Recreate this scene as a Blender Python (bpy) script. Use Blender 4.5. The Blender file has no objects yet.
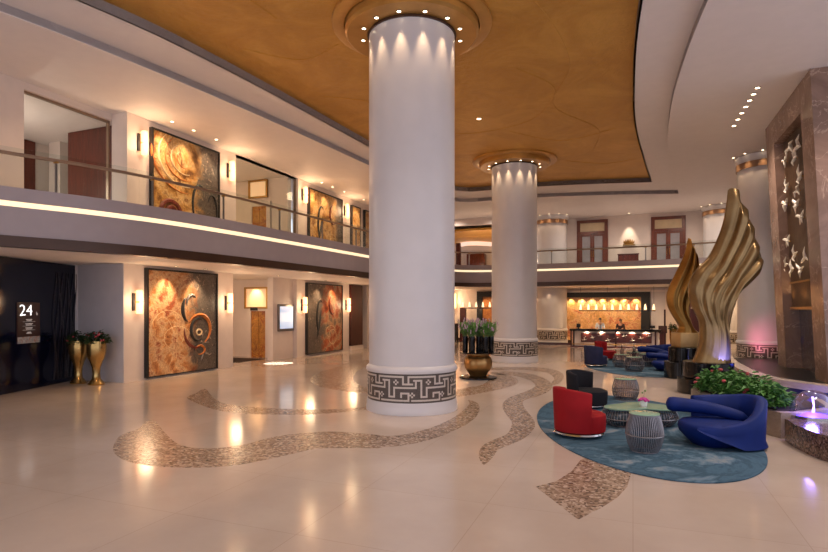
import bpy, bmesh, math, random
from mathutils import Vector, Matrix
PI = math.pi
SC = bpy.context.scene
COL = SC.collection
R = random.Random(7)

# ------------------------------------------------------------------ place helpers
# The lobby: +Y runs along the painted wall, +X towards the marble portal, Z up.
CA, SA, FL, CX, HY, EYE = 0.92952, 0.36878, 552.0, 414.0, 309.5, 2.3
def _ray(x):
    t = (x - CX) / FL
    return -SA + CA * t, CA + SA * t
def on_x(x, y, X):
    a, b = _ray(x); z = X / a
    return Vector((X, b * z, EYE + (HY - y) * z / FL))
def on_y(x, y, Y):
    a, b = _ray(x); z = Y / b
    return Vector((a * z, Y, EYE + (HY - y) * z / FL))
def on_h(x, y, h=0.0):
    z = FL * (EYE - h) / (y - HY); a, b = _ray(x)
    return Vector((a * z, b * z, h))
def at_z(x, y, z):
    a, b = _ray(x)
    return Vector((a * z, b * z, EYE + (HY - y) * z / FL))
YAW = math.radians(21.64)

# ------------------------------------------------------------------ materials
def lin(c):
    return c / 12.92 if c <= 0.04045 else ((c + 0.055) / 1.055) ** 2.4
def rgb(s):
    s = s.lstrip('#')
    return tuple(lin(int(s[i:i + 2], 16) / 255) for i in (0, 2, 4)) + (1,)
class NT:
    def __init__(self, name):
        self.m = bpy.data.materials.new(name); self.m.use_nodes = True
        self.t = self.m.node_tree; self.n = self.t.nodes
        self.b = self.n['Principled BSDF']
    def add(self, kind, **kw):
        n = self.n.new(kind)
        for k, v in kw.items():
            if k.startswith('i_'):
                n.inputs[k[2:].replace('_', ' ')].default_value = v
            else: setattr(n, k, v)
        return n
    def ln(self, a, b): self.t.links.new(a, b)
    def coord(self, kind='Object', scale=(1, 1, 1), rot=(0, 0, 0), loc=(0, 0, 0)):
        tc = self.add('ShaderNodeTexCoord'); mp = self.add('ShaderNodeMapping')
        mp.inputs['Scale'].default_value = scale; mp.inputs['Rotation'].default_value = rot; mp.inputs['Location'].default_value = loc
        self.ln(tc.outputs[kind], mp.inputs['Vector'])
        return mp.outputs['Vector']
    def ramp(self, fac, stops, interp='LINEAR'):
        r = self.add('ShaderNodeValToRGB'); r.color_ramp.interpolation = interp
        e = r.color_ramp.elements
        while len(e) < len(stops): e.new(0.5)
        for el, (p, c) in zip(e, stops):
            el.position = p; el.color = rgb(c) if isinstance(c, str) else c
        self.ln(fac, r.inputs['Fac'])
        return r.outputs['Color']
    def noise(self, vec, scale=5, detail=3, rough=0.5, dist=0.0):
        n = self.add('ShaderNodeTexNoise'); n.inputs['Scale'].default_value = scale
        n.inputs['Detail'].default_value = detail; n.inputs['Roughness'].default_value = rough
        n.inputs['Distortion'].default_value = dist
        self.ln(vec, n.inputs['Vector'])
        return n.outputs['Fac']
    def bump(self, h, strength=0.2, dist=0.02):
        b = self.add('ShaderNodeBump'); b.inputs['Strength'].default_value = strength; b.inputs['Distance'].default_value = dist
        self.ln(h, b.inputs['Height']); self.ln(b.outputs['Normal'], self.b.inputs['Normal'])
    def set(self, rough=0.5, metal=0.0, coat=0.0, spec=0.5):
        self.b.inputs['Roughness'].default_value = rough; self.b.inputs['Metallic'].default_value = metal
        self.b.inputs['Coat Weight'].default_value = coat; self.b.inputs['Specular IOR Level'].default_value = spec
def mat(name, col, rough=0.5, metal=0.0, var=0.08, scale=3.0, bump=0.0, coat=0.0, emit=None, es=0.0, spec=0.5, sheen=0.0):
    t = NT(name); c = rgb(col); t.set(rough, metal, coat, spec)
    v = t.coord()
    f = t.noise(v, scale, 4)
    lo = tuple(x * (1 - var) for x in c[:3]) + (1,); hi = tuple(min(1, x * (1 + var)) for x in c[:3]) + (1,)
    t.ln(t.ramp(f, [(0.3, lo), (0.7, hi)]), t.b.inputs['Base Color'])
    if bump: t.bump(t.noise(v, scale * 8, 3), bump)
    if sheen:
        t.b.inputs['Sheen Weight'].default_value = sheen; t.b.inputs['Sheen Roughness'].default_value = 0.4
    if emit:
        t.b.inputs['Emission Color'].default_value = rgb(emit); t.b.inputs['Emission Strength'].default_value = es
    return t.m
def marble(name, a, b, vein, rough=0.25, scale=0.8):
    t = NT(name); t.set(rough)
    v = t.coord()
    n1 = t.noise(v, scale, 6, 0.65, 1.5)
    base = t.ramp(n1, [(0.3, a), (0.7, b)])
    n2 = t.noise(v, scale * 1.7, 8, 0.6, 0.8)
    veinf = t.ramp(n2, [(0.488, (0, 0, 0, 1)), (0.5, (1, 1, 1, 1)), (0.512, (0, 0, 0, 1))])
    mx = t.add('ShaderNodeMix', data_type='RGBA'); mx.inputs[7].default_value = rgb(vein)
    mu = t.add('ShaderNodeMath', operation='MULTIPLY'); mu.inputs[1].default_value = 0.6
    t.ln(veinf, mu.inputs[0]); t.ln(mu.outputs[0], mx.inputs[0]); t.ln(base, mx.inputs[6])
    t.ln(mx.outputs[2], t.b.inputs['Base Color'])
    return t.m
def glass(name, tint='#f8fbfa', clear=0.86, rough=0.02):
    t = NT(name); out = t.n['Material Output']
    tr = t.add('ShaderNodeBsdfTransparent'); tr.inputs['Color'].default_value = rgb(tint)
    gl = t.add('ShaderNodeBsdfGlossy'); gl.inputs['Roughness'].default_value = rough
    lw = t.add('ShaderNodeLayerWeight'); lw.inputs['Blend'].default_value = 1 - clear
    mx = t.add('ShaderNodeMixShader')
    k = t.add('ShaderNodeMath', operation='MULTIPLY'); k.inputs[1].default_value = 0.3
    t.ln(lw.outputs['Fresnel'], k.inputs[0]); t.ln(k.outputs[0], mx.inputs[0]); t.ln(tr.outputs[0], mx.inputs[1]); t.ln(gl.outputs[0], mx.inputs[2])
    t.ln(mx.outputs[0], out.inputs['Surface'])
    return t.m
def glow(name, col, s):
    t = NT(name); t.b.inputs['Base Color'].default_value = rgb(col)
    t.b.inputs['Emission Color'].default_value = rgb(col); t.b.inputs['Emission Strength'].default_value = s
    return t.m
def floor_mat():
    t = NT('polished_cream_stone'); v = t.coord(); t.set(0.12, 0, 0.0, 0.7)
    n = t.noise(v, 0.5, 5, 0.6); n2 = t.noise(v, 6, 4, 0.6)
    c = t.ramp(n, [(0.3, '#b9a799'), (0.7, '#c9b8aa')])
    br = t.add('ShaderNodeTexBrick', offset=0.0, squash=1.0)
    br.inputs['Scale'].default_value = 1.0; br.inputs['Mortar Size'].default_value = 0.004
    br.inputs['Brick Width'].default_value = 1.6; br.inputs['Row Height'].default_value = 1.6
    br.inputs['Color1'].default_value = (1, 1, 1, 1); br.inputs['Color2'].default_value = (0.975, 0.975, 0.975, 1)
    br.inputs['Mortar'].default_value = (0.82, 0.79, 0.77, 1)
    t.ln(v, br.inputs['Vector'])
    mx = t.add('ShaderNodeMix', data_type='RGBA', blend_type='MULTIPLY'); mx.inputs[0].default_value = 1
    t.ln(c, mx.inputs[6]); t.ln(br.outputs['Color'], mx.inputs[7])
    t.ln(mx.outputs[2], t.b.inputs['Base Color'])
    rr = t.add('ShaderNodeMapRange'); rr.inputs[3].default_value = 0.09; rr.inputs[4].default_value = 0.17
    t.ln(n2, rr.inputs[0]); t.ln(rr.outputs[0], t.b.inputs['Roughness'])
    return t.m
def mosaic_mat():
    t = NT('brown_pebble_mosaic'); v = t.coord(); t.set(0.22)
    vo = t.add('ShaderNodeTexVoronoi'); vo.inputs['Scale'].default_value = 26; t.ln(v, vo.inputs['Vector'])
    sep = t.add('ShaderNodeSeparateColor'); t.ln(vo.outputs['Color'], sep.inputs[0])
    c = t.ramp(sep.outputs[0], [(0.0, '#5b4a3e'), (0.3, '#8a7260'), (0.7, '#a28a76'), (1.0, '#c4b09f')])
    t.ln(c, t.b.inputs['Base Color'])
    return t.m
def gold_leaf():
    t = NT('gold_leaf_ceiling'); v = t.coord(); t.set(0.42, 0.5)
    n = t.noise(v, 0.45, 12, 0.78, 1.0)
    t.ln(t.ramp(n, [(0.25, '#b48234'), (0.5, '#cc9945'), (0.75, '#e4b45c')]), t.b.inputs['Base Color'])
    n2 = t.noise(v, 3.5, 8, 0.75, 2.0)
    t.bump(n2, 0.6, 0.09)
    rr = t.add('ShaderNodeMapRange'); rr.inputs[3].default_value = 0.3; rr.inputs[4].default_value = 0.55
    t.ln(n2, rr.inputs[0]); t.ln(rr.outputs[0], t.b.inputs['Roughness'])
    return t.m
def painting_mat(name, seed, stops, scale=0.55, ring=(0, 0, 0), ringw=0.1, side=None, sign=1):
    t = NT(name); v = t.coord('Object', loc=(seed * 3.1, seed * 1.7, seed * 2.3)); t.set(0.4)
    wn = t.add('ShaderNodeTexNoise'); wn.inputs['Scale'].default_value = scale * 1.3; wn.inputs['Detail'].default_value = 4
    t.ln(v, wn.inputs['Vector'])
    ad = t.add('ShaderNodeVectorMath', operation='MULTIPLY_ADD'); ad.inputs[1].default_value = (1.6, 1.6, 1.6)
    t.ln(wn.outputs['Color'], ad.inputs[0]); t.ln(v, ad.inputs[2])
    n1 = t.noise(ad.outputs[0], scale * 1.5, 10, 0.72, 0.8)
    wv = t.add('ShaderNodeTexWave', wave_type='RINGS'); wv.inputs['Scale'].default_value = 0.55; wv.inputs['Distortion'].default_value = 7
    wv.inputs['Detail'].default_value = 4
    ov = t.coord('Object', loc=ring); t.ln(ov, wv.inputs['Vector'])
    mx = t.add('ShaderNodeMix', data_type='FLOAT'); mx.inputs[0].default_value = ringw
    t.ln(n1, mx.inputs[2]); t.ln(wv.outputs['Fac'], mx.inputs[3])
    c1 = t.ramp(mx.outputs[0], stops)
    if side is not None:
        sx = t.add('ShaderNodeSeparateXYZ'); t.ln(t.coord('Object', scale=(1, sign, 1)), sx.inputs[0])
        mm = t.add('ShaderNodeMath', operation='MULTIPLY_ADD'); mm.inputs[1].default_value = 2.2; t.ln(n1, mm.inputs[0]); t.ln(sx.outputs[1], mm.inputs[2])
        mr = t.add('ShaderNodeMapRange'); mr.inputs[1].default_value = side + 1.0; mr.inputs[2].default_value = side + 1.5; t.ln(mm.outputs[0], mr.inputs[0])
        g2 = t.ramp(t.noise(v, 3.0, 9, 0.8, 1.0), [(0.3, '#2b2724'), (0.45, '#6d645c'), (0.55, '#4a423c'), (0.62, '#b8aa98'), (0.75, '#8a5a3a')])
        ms = t.add('ShaderNodeMix', data_type='RGBA'); t.ln(mr.outputs[0], ms.inputs[0]); t.ln(c1, ms.inputs[6]); t.ln(g2, ms.inputs[7]); c1 = ms.outputs[2]
    gr = t.noise(v, 14, 6, 0.75)
    c2 = t.ramp(gr, [(0.3, (0.45, 0.42, 0.4, 1)), (0.62, (1, 1, 1, 1))])
    bl = t.ramp(t.noise(ad.outputs[0], 2.6, 10, 0.8, 1.2), [(0.34, (0.2, 0.17, 0.15, 1)), (0.42, (0.85, 0.76, 0.7, 1)), (0.56, (1, 1, 1, 1)), (0.62, (1.35, 1.3, 1.2, 1))])
    m3 = t.add('ShaderNodeMix', data_type='RGBA', blend_type='MULTIPLY'); m3.inputs[0].default_value = 0.85
    t.ln(c1, m3.inputs[6]); t.ln(bl, m3.inputs[7]); c1 = m3.outputs[2]
    m2 = t.add('ShaderNodeMix', data_type='RGBA', blend_type='MULTIPLY'); m2.inputs[0].default_value = 0.85
    t.ln(c1, m2.inputs[6]); t.ln(c2, m2.inputs[7]); t.ln(m2.outputs[2], t.b.inputs['Base Color'])
    t.bump(gr, 0.3, 0.02)
    return t.m
def rug_mat():
    t = NT('blue_marbled_carpet'); v = t.coord(); t.set(0.95, 0, 0, 0.1)
    n = t.noise(v, 0.55, 5, 0.6, 3.0)
    t.ln(t.ramp(n, [(0.3, '#34495a'), (0.42, '#496477'), (0.5, '#3a5262'), (0.58, '#5b7486'), (0.66, '#7c868d'), (0.8, '#958d86')]), t.b.inputs['Base Color'])
    t.bump(t.noise(v, 60, 2), 0.3, 0.01)
    return t.m
def wood(name, a, b, rough=0.3, axis=(6, 6, 0.7)):
    t = NT(name); t.set(rough)
    n = t.noise(t.coord('Object', scale=axis), 2.0, 5, 0.6, 0.6)
    t.ln(t.ramp(n, [(0.3, a), (0.7, b)]), t.b.inputs['Base Color'])
    return t.m
def granite(name, cols, rough=0.2, scale=40):
    t = NT(name); t.set(rough); v = t.coord()
    vo = t.add('ShaderNodeTexVoronoi'); vo.inputs['Scale'].default_value = scale; t.ln(v, vo.inputs['Vector'])
    sep = t.add('ShaderNodeSeparateColor'); t.ln(vo.outputs['Color'], sep.inputs[0])
    t.ln(t.ramp(sep.outputs[0], [(i / (len(cols) - 1), c) for i, c in enumerate(cols)]), t.b.inputs['Base Color'])
    return t.m
def bronze(name, a, b, rough=0.3, metal=0.9):
    t = NT(name); t.set(rough, metal); v = t.coord()
    n = t.noise(v, 1.2, 5, 0.6, 0.5)
    t.ln(t.ramp(n, [(0.3, a), (0.7, b)]), t.b.inputs['Base Color'])
    t.bump(t.noise(v, 25, 3), 0.06, 0.01)
    return t.m

M = dict(
    floor=floor_mat(), mosaic=mosaic_mat(), gold=gold_leaf(),
    wall=mat('cream_wall_plaster', '#dccdc2', 0.45, var=0.03), wallgrey=mat('pale_grey_wall_panel', '#c9c4c6', 0.35, var=0.03),
    soffit=mat('white_ceiling_plaster', '#e4dad4', 0.6, var=0.02),
    column=mat('white_column_stone', '#cfcac9', 0.3, var=0.03, scale=1.5),
    tess_dark=mat('dark_brown_tesserae', '#4f443c', 0.4, var=0.3, scale=40), tess_light=mat('cream_tesserae', '#c4b8ac', 0.4, var=0.1, scale=40),
    fascia=mat('lilac_grey_stone', '#aa9d9d', 0.4, var=0.03),
    brown=mat('dark_bronze_trim', '#4a3325', 0.35, 0.3), brass=mat('brass', '#b08848', 0.3, 0.9), steel=mat('brushed_steel', '#8b8681', 0.3, 0.9),
    rail=mat('bronze_handrail', '#97806c', 0.35, 0.5), glass=glass('clear_glass'),
    led=glow('warm_led_strip', '#ffe6bc', 0.72), lens=glow('downlight_lens', '#ffe2b8', 7.0),
    shade=glow('lit_sconce_shade', '#ffb67c', 2.4), lampglow=glow('lit_lamp_shade', '#ffe2ba', 0.85),
    black=mat('black_lacquer', '#0a0a0c', 0.14, coat=0.0, spec=0.45), blackm=mat('black_matt', '#161415', 0.5),
    navy=mat('gloss_midnight_panel', '#070b22', 0.1, coat=0.0, spec=0.4), navywall=mat('navy_stone', '#232850', 0.3),
    redwood=wood('red_brown_wood', '#4a1f15', '#6d3020', 0.3), darkwood=wood('dark_red_wood', '#33130f', '#4a1d16', 0.28),
    doorwood=wood('mahogany_door', '#5a2c1c', '#7c4029', 0.3), frost=mat('frosted_door_glass', '#9a9597', 0.25), cream=mat('cream_panel', '#cdb792', 0.5),
    lift=painting_mat('amber_lift_door', 4.4, [(0.3, '#5a2c0c'), (0.45, '#b5651c'), (0.55, '#d89a3c'), (0.7, '#7a3a12')], 0.9),
    niche=glow('cream_niche_added_glow', '#ffd9a8', 0.22),  # faint emission stands in for spotlight falling on a cream panel
    bronze=bronze('dark_gold_bronze', '#77603f', '#9a7e54', 0.3, 0.8), gilt=bronze('bright_gilt_bronze', '#85622f', '#a67f45', 0.3),
    potgold=bronze('aged_gold_pot', '#a07a48', '#c49a64', 0.3), vasegold=bronze('gold_leaf_vase', '#a17e48', '#c9a96c', 0.2),
    goldblock=bronze('pale_gold_block', '#a98a5a', '#bd9d6a', 0.4, 0.5),
    red=mat('red_velvet', '#8f0912', 0.7, var=0.12, spec=0.25), char=mat('charcoal_velvet', '#19181e', 0.8, var=0.1, spec=0.25),
    slate=mat('slate_blue_velvet', '#2a2d4a', 0.8, var=0.1, spec=0.25),
    blue=mat('royal_blue_velvet', '#031f62', 0.6, var=0.15, spec=0.25), chrome=mat('chrome', '#c8c8ca', 0.15, 1.0),
    rug=rug_mat(), cage=mat('smoked_rib_glass', '#918e92', 0.15, 0.45), greenglass=mat('pale_green_glass_top', '#93b79c', 0.1, coat=0.3),
    leaf=mat('green_leaf', '#4a7a34', 0.55, var=0.4, scale=14), leaflt=mat('fresh_green_leaf', '#6d9a4a', 0.55, var=0.4, scale=14), leafd=mat('dark_green_leaf', '#24401f', 0.6, var=0.4, scale=14),
    stem=mat('grey_green_stem', '#6f8a56', 0.6, var=0.3), lav=mat('lavender_blossom', '#c3a2b6', 0.7, var=0.25, scale=20), redfl=mat('red_blossom', '#b3414a', 0.6, var=0.2),
    whitepot=mat('white_ceramic', '#e8e4e2', 0.2), magenta=mat('magenta_flower', '#c0308a', 0.6),
    marble=marble('brown_veined_marble', '#705749', '#957868', '#c4a894', 0.22, 0.6), marblegrey=marble('grey_brown_marble', '#463a36', '#62524b', '#8a7a70', 0.15, 0.6),
    marblelt=marble('pale_marble_ledge', '#9c8a80', '#b8a89e', '#d8ccc4', 0.2, 1.2),
    stoneblk=marble('rough_beige_stone', '#8a7866', '#a8957f', '#6a5a4a', 0.8, 3.0),
    granite=granite('brown_granite', ['#2a1d18', '#5a4236', '#7b5f4d', '#3a2a22', '#94786a']),
    slat=wood('dark_bronze_slat', '#3d2a1a', '#5f432a', 0.35), birdw=mat('pale_pearl_bird', '#ded4c2', 0.35),
    skin=mat('skin', '#b88a70', 0.55, var=0.04), hair=mat('black_hair', '#15110f', 0.5), shirt=mat('pale_blue_shirt', '#b9c4d4', 0.7), suit=mat('dark_maroon_suit', '#30181f', 0.7), trouser=mat('dark_trousers', '#1a1a20', 0.7),
    soil=mat('dark_soil', '#2a2018', 0.9),
    signbrown=mat('brown_sign_face', '#3d241c', 0.35), signwhite=glow('lit_white_lettering', '#ffffff', 1.0), signgrey=glow('dim_white_lettering', '#cfc6c0', 0.25),
)
def screen_mat():
    t = NT('lit_screen'); v = t.coord('Generated')
    s = t.add('ShaderNodeSeparateXYZ'); t.ln(v, s.inputs[0])
    c = t.ramp(s.outputs[2], [(0, '#7fb0dd'), (0.3, '#a8cdea'), (0.32, '#e8f0f6'), (0.7, '#dce9f4'), (0.75, '#86b4e0'), (1, '#b6d4ee')])
    t.ln(c, t.b.inputs['Emission Color']); t.b.inputs['Emission Strength'].default_value = 0.55
    return t.m
M['screen'] = screen_mat()
def dome_mat():
    t = NT('plasma_dome_glass'); out = t.n['Material Output']
    tr = t.add('ShaderNodeBsdfTransparent'); tr.inputs['Color'].default_value = (0.93, 0.93, 1, 1)
    gl = t.add('ShaderNodeBsdfGlossy'); gl.inputs['Roughness'].default_value = 0.03; gl.inputs['Color'].default_value = (0.8, 0.8, 1, 1)
    lw = t.add('ShaderNodeLayerWeight'); lw.inputs['Blend'].default_value = 0.35
    mx = t.add('ShaderNodeMixShader')
    t.ln(lw.outputs['Facing'], mx.inputs[0]); t.ln(tr.outputs[0], mx.inputs[1]); t.ln(gl.outputs[0], mx.inputs[2])
    t.ln(mx.outputs[0], out.inputs['Surface'])
    return t.m
M['dome'] = dome_mat()
M['plasma'] = glow('violet_glowing_base', '#7048ff', 1.2)
M['cageglass'] = glass('smoked_clear_glass', '#d3d0d3', 0.8, 0.05)

# ------------------------------------------------------------------ mesh helpers
class MB:
    def __init__(self): self.bm = bmesh.new(); self.X = Matrix.Identity(4); self.mi = 0
    def v(self, p): return self.bm.verts.new(self.X @ Vector(p))
    def f(self, vs):
        try: fc = self.bm.faces.new(vs)
        except ValueError: return None
        fc.material_index = self.mi; return fc
    def quad(self, *ps): return self.f([self.v(p) for p in ps])
    def box(self, x0, x1, y0, y1, z0, z1, shear=0.0):
        P = [self.v((x + shear * z, y, z)) for z in (z0, z1) for x, y in ((x0, y0), (x1, y0), (x1, y1), (x0, y1))]
        for q in ((3, 2, 1, 0), (4, 5, 6, 7), (0, 1, 5, 4), (1, 2, 6, 5), (2, 3, 7, 6), (3, 0, 4, 7)): self.f([P[i] for i in q])
        return self
    def rbox(self, x0, x1, y0, y1, z0, z1, b=0.02, seg=2):
        t = bmesh.new(); bmesh.ops.create_cube(t, size=1)
        for w in t.verts: w.co = Vector(((x0 + x1) / 2 + w.co.x * (x1 - x0), (y0 + y1) / 2 + w.co.y * (y1 - y0), (z0 + z1) / 2 + w.co.z * (z1 - z0)))
        bmesh.ops.bevel(t, geom=t.edges[:], offset=b, segments=seg, profile=0.5, affect='EDGES')
        self.merge(t); return self
    def merge(self, t):
        m = {}
        for w in t.verts: m[w] = self.v(w.co)
        for fc in t.faces: self.f([m[w] for w in fc.verts])
        t.free()
    def loft(self, rings, cyclic=True, cap=(True, True)):
        L = [[self.v(p) for p in r] for r in rings]; n = len(L[0])
        for a, b in zip(L, L[1:]):
            for i in range(n if cyclic else n - 1):
                j = (i + 1) % n; self.f([a[i], a[j], b[j], b[i]])
        if cap[0]: self.f(L[0][::-1])
        if cap[1]: self.f(L[-1])
        return self
    def lathe(self, prof, c=(0, 0, 0), seg=40, cap=(True, True), sx=1, sy=1):
        rings = [[(c[0] + sx * r * math.cos(2 * PI * i / seg), c[1] + sy * r * math.sin(2 * PI * i / seg), c[2] + z) for i in range(seg)] for r, z in prof]
        return self.loft(rings, True, cap)
    def cyl(self, c, r, z0, z1, seg=32): return self.lathe([(r, z0), (r, z1)], (c[0], c[1], 0), seg)
    def tube(self, pts, r, seg=8, cap=True, cyclic=False):
        pts = [Vector(p) for p in pts]; n = len(pts); rings = []
        rr = r if isinstance(r, (list, tuple)) else [r] * n
        up = None
        for i, p in enumerate(pts):
            a = pts[(i - 1) % n] if (i > 0 or cyclic) else p; b = pts[(i + 1) % n] if (i < n - 1 or cyclic) else p
            d = (b - a).normalized()
            if up is None: up = Vector((0, 0, 1)) if abs(d.z) < 0.9 else Vector((1, 0, 0))
            s = d.cross(up).normalized(); up = s.cross(d).normalized()
            rings.append([p + (s * math.cos(2 * PI * k / seg) + up * math.sin(2 * PI * k / seg)) * rr[i] for k in range(seg)])
        if cyclic: rings.append(rings[0])
        return self.loft(rings, True, (cap and not cyclic, cap and not cyclic))
    def prism(self, poly, z0, z1):
        return self.loft([[(x, y, z0) for x, y in poly], [(x, y, z1) for x, y in poly]])
    def ball(self, c, rx, ry=None, rz=None, u=16, v=10):
        ry = ry or rx; rz = rz or rx
        prof = [(max(0.001, math.sin(PI * k / v)), -math.cos(PI * k / v)) for k in range(v + 1)]
        rings = [[(c[0] + rx * r * math.cos(2 * PI * i / u), c[1] + ry * r * math.sin(2 * PI * i / u), c[2] + rz * z) for i in range(u)] for r, z in prof]
        return self.loft(rings)
    def slab(self, loops, z0, z1):
        cu = bpy.data.curves.new('outline', 'CURVE'); cu.dimensions = '2D'; cu.fill_mode = 'BOTH'; cu.extrude = (z1 - z0) / 2
        for lp in loops:
            s = cu.splines.new('POLY'); s.points.add(len(lp) - 1)
            for p, q in zip(s.points, lp): p.co = (q[0], q[1], 0, 1)
            s.use_cyclic_u = True
        o = bpy.data.objects.new('outline', cu); COL.objects.link(o)
        dg = bpy.context.evaluated_depsgraph_get()
        me = bpy.data.meshes.new_from_object(o.evaluated_get(dg))
        t = bmesh.new(); t.from_mesh(me)
        bmesh.ops.remove_doubles(t, verts=t.verts, dist=1e-5)
        for w in t.verts: w.co.z += (z0 + z1) / 2
        self.merge(t)
        bpy.data.objects.remove(o); bpy.data.curves.remove(cu); bpy.data.meshes.remove(me)
        return self
    def wallrun(self, path, z0, z1, th):
        """a strip of thickness th (to the left of the path direction) between z0 and z1"""
        rings = []
        for i, p in enumerate(path):
            a = Vector(path[max(0, i - 1)]); b = Vector(path[min(len(path) - 1, i + 1)])
            d = (b - a).normalized(); n = Vector((-d.y, d.x)) * th
            x, y = p
            rings.append([(x, y, z0), (x + n.x, y + n.y, z0), (x + n.x, y + n.y, z1), (x, y, z1)])
        return self.loft(rings)
def obj(name, mb, m, parent=None, smooth=35, loc=None):
    me = bpy.data.meshes.new(name)
    bm = mb.bm
    bmesh.ops.recalc_face_normals(bm, faces=bm.faces)
    bm.to_mesh(me); bm.free()
    for x in (m if isinstance(m, (list, tuple)) else [m]): me.materials.append(x)
    if smooth:
        me.shade_smooth(); me.set_sharp_from_angle(angle=math.radians(smooth))
    o = bpy.data.objects.new(name, me); COL.objects.link(o)
    if parent: o.parent = parent
    if loc: o.location = loc
    return o
def thing(name, label, cat, loc=(0, 0, 0), rz=0, group=None):
    o = bpy.data.objects.new(name, None); COL.objects.link(o); o.empty_display_size = 0.1
    o.location = loc; o.rotation_euler = (0, 0, rz)
    return tag(o, label, cat, group)
def tag(o, label, cat, group=None):
    o['label'] = label; o['category'] = cat; o['kind'] = 'thing'
    if group: o['group'] = group
    return o
def struct(name, mb, m, parent=None, smooth=35):
    o = obj(name, mb, m, parent, smooth)
    if not parent: o['kind'] = 'structure'
    return o
def dup(root, loc, rz, label=None, group=None, scale=None):
    r = root.copy(); COL.objects.link(r); r.location = loc; r.rotation_euler = (0, 0, rz)
    if label: r['label'] = label
    if group: r['group'] = group
    if scale: r.scale = (scale,) * 3
    for ch in list(root.children):
        c = ch.copy(); COL.objects.link(c); c.parent = r
        for g in list(ch.children):
            d = g.copy(); COL.objects.link(d); d.parent = c
    return r
def smoothline(pts, n=8, cyclic=False):
    P = [Vector(p) for p in pts]; out = []; k = len(P)
    for i in range(k if cyclic else k - 1):
        if cyclic: a, b, c, d = P[(i - 1) % k], P[i], P[(i + 1) % k], P[(i + 2) % k]
        else: a, b, c, d = P[max(0, i - 1)], P[i], P[i + 1], P[min(k - 1, i + 2)]
        for j in range(n):
            t = j / n
            out.append(0.5 * ((2 * b) + (c - a) * t + (2 * a - 5 * b + 4 * c - d) * t * t + (3 * b - a - 3 * c + d) * t ** 3))
    if not cyclic: out.append(P[-1])
    return [tuple(p) for p in out]
def offset(path, d):
    out = []
    for i, p in enumerate(path):
        a = Vector(path[max(0, i - 1)]); b = Vector(path[min(len(path) - 1, i + 1)]); t = (b - a).normalized()
        out.append((p[0] - t.y * d, p[1] + t.x * d))
    return out
def text(name, s, size, m, parent, loc, rot, ext=0.003, align='LEFT'):
    cu = bpy.data.curves.new(name, 'FONT'); cu.body = s; cu.size = size; cu.extrude = ext; cu.align_x = align; cu.offset = -0.012 * size
    cu.materials.append(m)
    o = bpy.data.objects.new(name, cu); COL.objects.link(o)
    me = bpy.data.meshes.new_from_object(o.evaluated_get(bpy.context.evaluated_depsgraph_get()))
    bpy.data.objects.remove(o)
    o = bpy.data.objects.new(name, me); COL.objects.link(o); o.location = loc; o.rotation_euler = rot; o.parent = parent
    return o
ORD = ['first', 'second', 'third', 'fourth', 'fifth', 'sixth', 'seventh', 'eighth', 'ninth', 'tenth', 'eleventh', 'twelfth', 'thirteenth', 'fourteenth', 'fifteenth', 'sixteenth', 'seventeenth', 'eighteenth']
WARM = (1.0, 0.68, 0.40); SOFT = (1.0, 0.84, 0.72)
def spot(loc, target, power, deg=60, blend=0.6, col=WARM, rad=0.05):
    l = bpy.data.lights.new('spot_beam', 'SPOT'); l.energy = power; l.spot_size = math.radians(deg); l.spot_blend = blend; l.color = col; l.shadow_soft_size = rad
    o = bpy.data.objects.new('spot_beam', l); COL.objects.link(o); o.location = loc
    o.rotation_euler = (Vector(target) - Vector(loc)).to_track_quat('-Z', 'Y').to_euler(); return o
def point(loc, power, col=WARM, rad=0.1):
    l = bpy.data.lights.new('point_light', 'POINT'); l.energy = power; l.color = col; l.shadow_soft_size = rad
    o = bpy.data.objects.new('point_light', l); COL.objects.link(o); o.location = loc; return o

# ------------------------------------------------------------------ key lines of the plan
WX = -14.85                                    # plane of the painted wall
GZ, H1, HC = 4.95, 3.75, 8.55                  # gallery floor, soffit under the gallery, outer ceiling
BACK = 39.2
edge_left = [(-15.0, 2.0), (-14.2, 4.5), (-12.98, 7.95), (-12.2, 9.8), (-11.65, 12.1), (-11.25, 17.0), (-11.0, 22.2), (-10.85, 27.0), (-10.6, 30.6), (-9.8, 32.6), (-8.2, 33.3), (-5.3, 33.6), (0.0, 33.3), (3.0, 32.8), (5.5, 32.2), (8.5, 31.2)]
EDGE = smoothline(edge_left, 6)
cov_in = [(-14.5, -4), (-14.0, 3.0), (-12.34, 7.56), (-11.35, 13.46), (-10.65, 21.6), (-10.35, 27.0), (-10.1, 29.8), (-9.0, 31.0), (-7.5, 31.1), (-4.9, 31.2), (-1.0, 32.0), (2.3, 33.0)]
cov_rt = [(2.3, 33.0), (1.79, 28.6), (1.27, 23.4), (1.1, 19.55), (1.15, 16.2), (1.44, 12.28), (2.2, 6.0), (3.6, -4)]
gold_in = [(-13.0, -4), (-12.4, 3.0), (-10.75, 8.1), (-10.14, 12.0), (-9.7, 19.7), (-9.4, 25.5), (-9.15, 28.0), (-8.4, 29.1), (-7.0, 29.2), (-4.6, 29.3), (-2.0, 29.7), (0.85, 30.4)]
gold_rt = [(0.85, 30.4), (0.45, 26.0), (0.1, 21.5), (0.0, 17.97), (0.14, 12.5), (0.9, 6.0), (2.2, -4)]
COV_L, COV_R = smoothline(cov_in, 6), smoothline(cov_rt, 6)
GOL_L, GOL_R = smoothline(gold_in, 6), smoothline(gold_rt, 6)
COV, GOL = COV_L + COV_R[1:], GOL_L + GOL_R[1:]

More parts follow.
